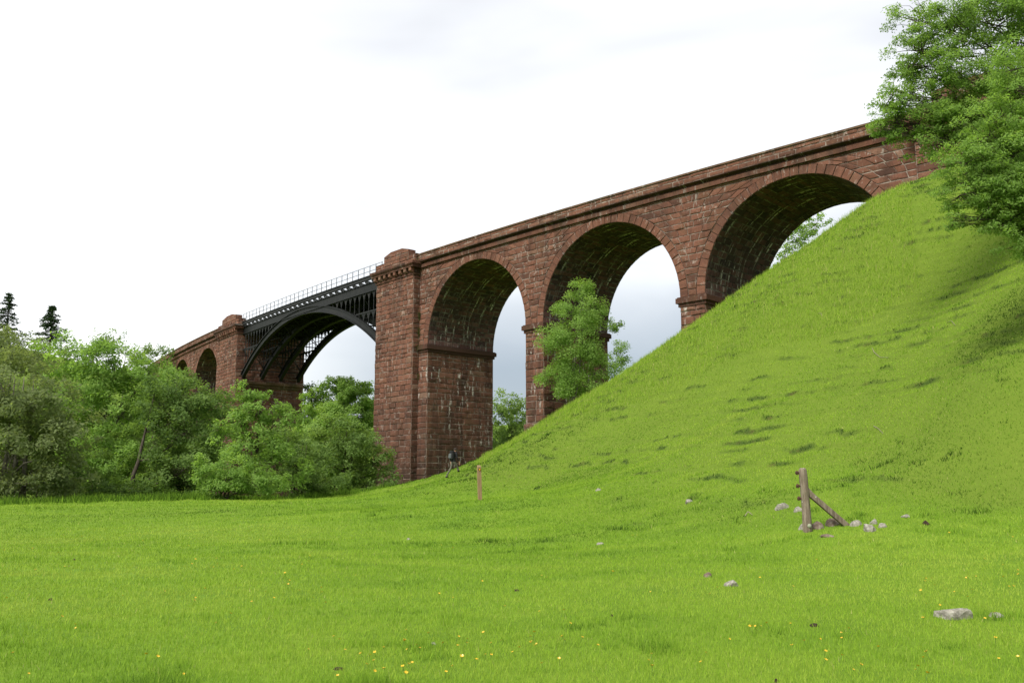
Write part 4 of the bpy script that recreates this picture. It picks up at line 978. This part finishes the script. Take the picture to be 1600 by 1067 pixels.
skn=NT("skin",.6,.3); skn.base((.42,.24,.17)); jk=NT("dark_jacket",.8,.2); jk.base((.014,.014,.015)); trs=NT("grey_trousers",.85,.2); n1=trs.noise(trs.obj(),9,3); trs.base(trs.ramp(n1,[(.3,(.075,.075,.055)),(.7,(.13,.125,.095))])); bo=NT("dark_boots",.7,.3); bo.base((.02,.015,.012))
me2.materials.clear()
for m_ in (skn.mat,jk.mat,trs.mat,bo.mat): me2.materials.append(m_)
for p in me2.polygons:
    c_=p.center; z=c_.z/sk; lat=abs(Vector((c_.x,c_.y,0)).dot(rt)); zl=min(abs((c_+Vector((0,0,z0))).z-lf.z)+ (0 if Vector((c_.x,c_.y,0)).dot(rt)<0 else 9),abs((c_+Vector((0,0,z0))).z-rf.z)+(0 if Vector((c_.x,c_.y,0)).dot(rt)>0 else 9))
    if z>1.5: k=0
    elif lat>.19 and z<.90: k=0
    elif z>.86 : k=1
    elif zl<.13: k=3
    else: k=2
    p.material_index=k
body=link("body",me2,proot)
hr=NT("dark_cap",.85,.2); hr.base((.03,.022,.018))
bm=bmesh.new(); bmesh.ops.create_uvsphere(bm,u_segments=16,v_segments=10,radius=1)
for v in list(bm.verts):
    v.co=Vector((v.co.x*.108,v.co.y*.118,v.co.z*.115 if v.co.z>-.35 else -.35*.115))
meh=bpy.data.meshes.new("hair"); bm.to_mesh(meh); bm.free(); ho=link("hair",meh,proot,[hr.mat]); ho.location=H_(.135,0,1.655)-Vector((hp[0],hp[1],z0)); ho.rotation_euler=(0,0,math.atan2(hd.y,hd.x))
bp=NT("black_rucksack_cloth",.75,.25); bp.base((.012,.013,.014)); gy=NT("grey_rucksack_panel",.7,.3); gy.base((.085,.095,.095))
bproot=empty("backpack",tuple(H_(-.12,0,1.05)),"black and grey rucksack worn on the walker's back","backpack"); bproot.rotation_euler=(0,math.radians(6),math.atan2(hd.y,hd.x))
def rbox(name,c,h,mat,par,bev=.04):
    mb=MB(); mb.box(c,h); o=mb.build(name,[mat],par); b=o.modifiers.new("b",'BEVEL'); b.width=bev; b.segments=3; return o
rbox("sack",(0,0,.20),(.115,.16,.25),bp.mat,bproot,.07); rbox("lid",(-.01,0,.46),(.12,.155,.045),bp.mat,bproot,.035)
rbox("front_pocket",(-.125,.03,.17),(.05,.125,.15),gy.mat,bproot,.035)
for s_ in(-1,1):
    mb=MB(); mb.tube([(.10,s_*.10,.43),(.20,s_*.12,.47),(.29,s_*.12,.38),(.27,s_*.13,.22),(.12,s_*.15,.06)],[.022]*5,6); mb.build("shoulder_strap",[bp.mat],bproot,True)

# ------------------------------------------------------------------ light and sky
SUN_EL=math.radians(48); SUN_AZ=math.radians(215)   # azimuth clockwise from +Y: behind the camera, to the left
w=bpy.data.worlds.new("World"); sc.world=w; w.use_nodes=True; nt=w.node_tree; nt.nodes.clear()
def nn_(ty,**k):
    x=nt.nodes.new(ty)
    for a,b in k.items(): setattr(x,a,b)
    return x
out=nn_('ShaderNodeOutputWorld'); sky=nn_('ShaderNodeTexSky'); sky.sky_type='NISHITA'; sky.sun_disc=False; sky.sun_elevation=SUN_EL; sky.sun_rotation=SUN_AZ; sky.air_density=1.2; sky.dust_density=2
bg1=nn_('ShaderNodeBackground'); bg1.inputs[1].default_value=.10; nt.links.new(sky.outputs[0],bg1.inputs[0])
tc=nn_('ShaderNodeTexCoord'); sx=nn_('ShaderNodeSeparateXYZ'); nt.links.new(tc.outputs['Generated'],sx.inputs[0])
mp=nn_('ShaderNodeVectorMath',operation='MULTIPLY'); mp.inputs[1].default_value=(1.6,1.6,5.0); nt.links.new(tc.outputs['Generated'],mp.inputs[0])
ns=nn_('ShaderNodeTexNoise'); ns.inputs['Scale'].default_value=1.5; ns.inputs['Detail'].default_value=4; ns.inputs['Roughness'].default_value=.42; ns.inputs['Distortion'].default_value=.4; nt.links.new(mp.outputs[0],ns.inputs['Vector'])
def mth(op,a,b=0.,c=0.):
    x=nn_('ShaderNodeMath',operation=op)
    for i,v in enumerate((a,b,c)):
        if isinstance(v,(int,float)): x.inputs[i].default_value=v
        else: nt.links.new(v,x.inputs[i])
    return x.outputs[0]
def rmp(f,st):
    x=nn_('ShaderNodeValToRGB'); nt.links.new(f,x.inputs[0]); r=x.color_ramp
    while len(r.elements)<len(st): r.elements.new(.5)
    for e,(p,c) in zip(r.elements,st): e.position=p; e.color=(c,c,c,1) if not isinstance(c,tuple) else (*c,1)
    return x.outputs[0]
def mixc(f,a,b):
    x=nn_('ShaderNodeMix',data_type='RGBA')
    for s_,v in((0,f),(6,a),(7,b)):
        if isinstance(v,(int,float)): x.inputs[s_].default_value=v
        elif isinstance(v,tuple): x.inputs[s_].default_value=(*v,1)
        else: nt.links.new(v,x.inputs[s_])
    return x.outputs[2]
cloud=mixc(rmp(mth('ADD',ns.outputs[0],mth('MULTIPLY',sx.outputs[0],-.35)),[(.30,0.),(.62,1.)]),(.244,.247,.255),(.36,.36,.36))
# a grey-blue bank of cloud low in the north-east, white in the west
low=rmp(mth('ADD',sx.outputs[2],mth('MULTIPLY',mth('SUBTRACT',ns.outputs[0],.5),.12)),[(.12,1.),(.31,0.)])
az=rmp(sx.outputs[0],[(.16,0.),(.46,1.)])  # placeholder range, remapped below
azs=rmp(mth('ADD',mth('MULTIPLY',sx.outputs[0],.5),.5),[(.33,0.),(.45,1.)])
cloud=mixc(mth('MULTIPLY',mth('MULTIPLY',low,azs),.9),cloud,(.098,.118,.142))
bg2=nn_('ShaderNodeBackground'); bg2.inputs[1].default_value=1.0; nt.links.new(cloud,bg2.inputs[0])
mx=nn_('ShaderNodeMixShader'); mx.inputs[0].default_value=.93; nt.links.new(bg1.outputs[0],mx.inputs[1]); nt.links.new(bg2.outputs[0],mx.inputs[2]); nt.links.new(mx.outputs[0],out.inputs[0])
sl_=bpy.data.lights.new("sun",'SUN'); sl_.energy=1.35; sl_.angle=math.radians(24); sl_.color=(1,.95,.87)
so_=bpy.data.objects.new("sun",sl_); COL.objects.link(so_)
dv=Vector((math.sin(SUN_AZ)*math.cos(SUN_EL),math.cos(SUN_AZ)*math.cos(SUN_EL),math.sin(SUN_EL)))
so_.rotation_euler=dv.to_track_quat('Z','Y').to_euler(); so_.location=(0,0,60)
sc.view_settings.view_transform='Standard'; sc.view_settings.look='None'; sc.view_settings.gamma=1; sc.view_settings.exposure=1.85
sc.render.engine='CYCLES'
try:
    sc.cycles.use_denoising=True; sc.cycles.max_bounces=9; sc.cycles.diffuse_bounces=5; sc.cycles.transmission_bounces=6
except Exception: pass
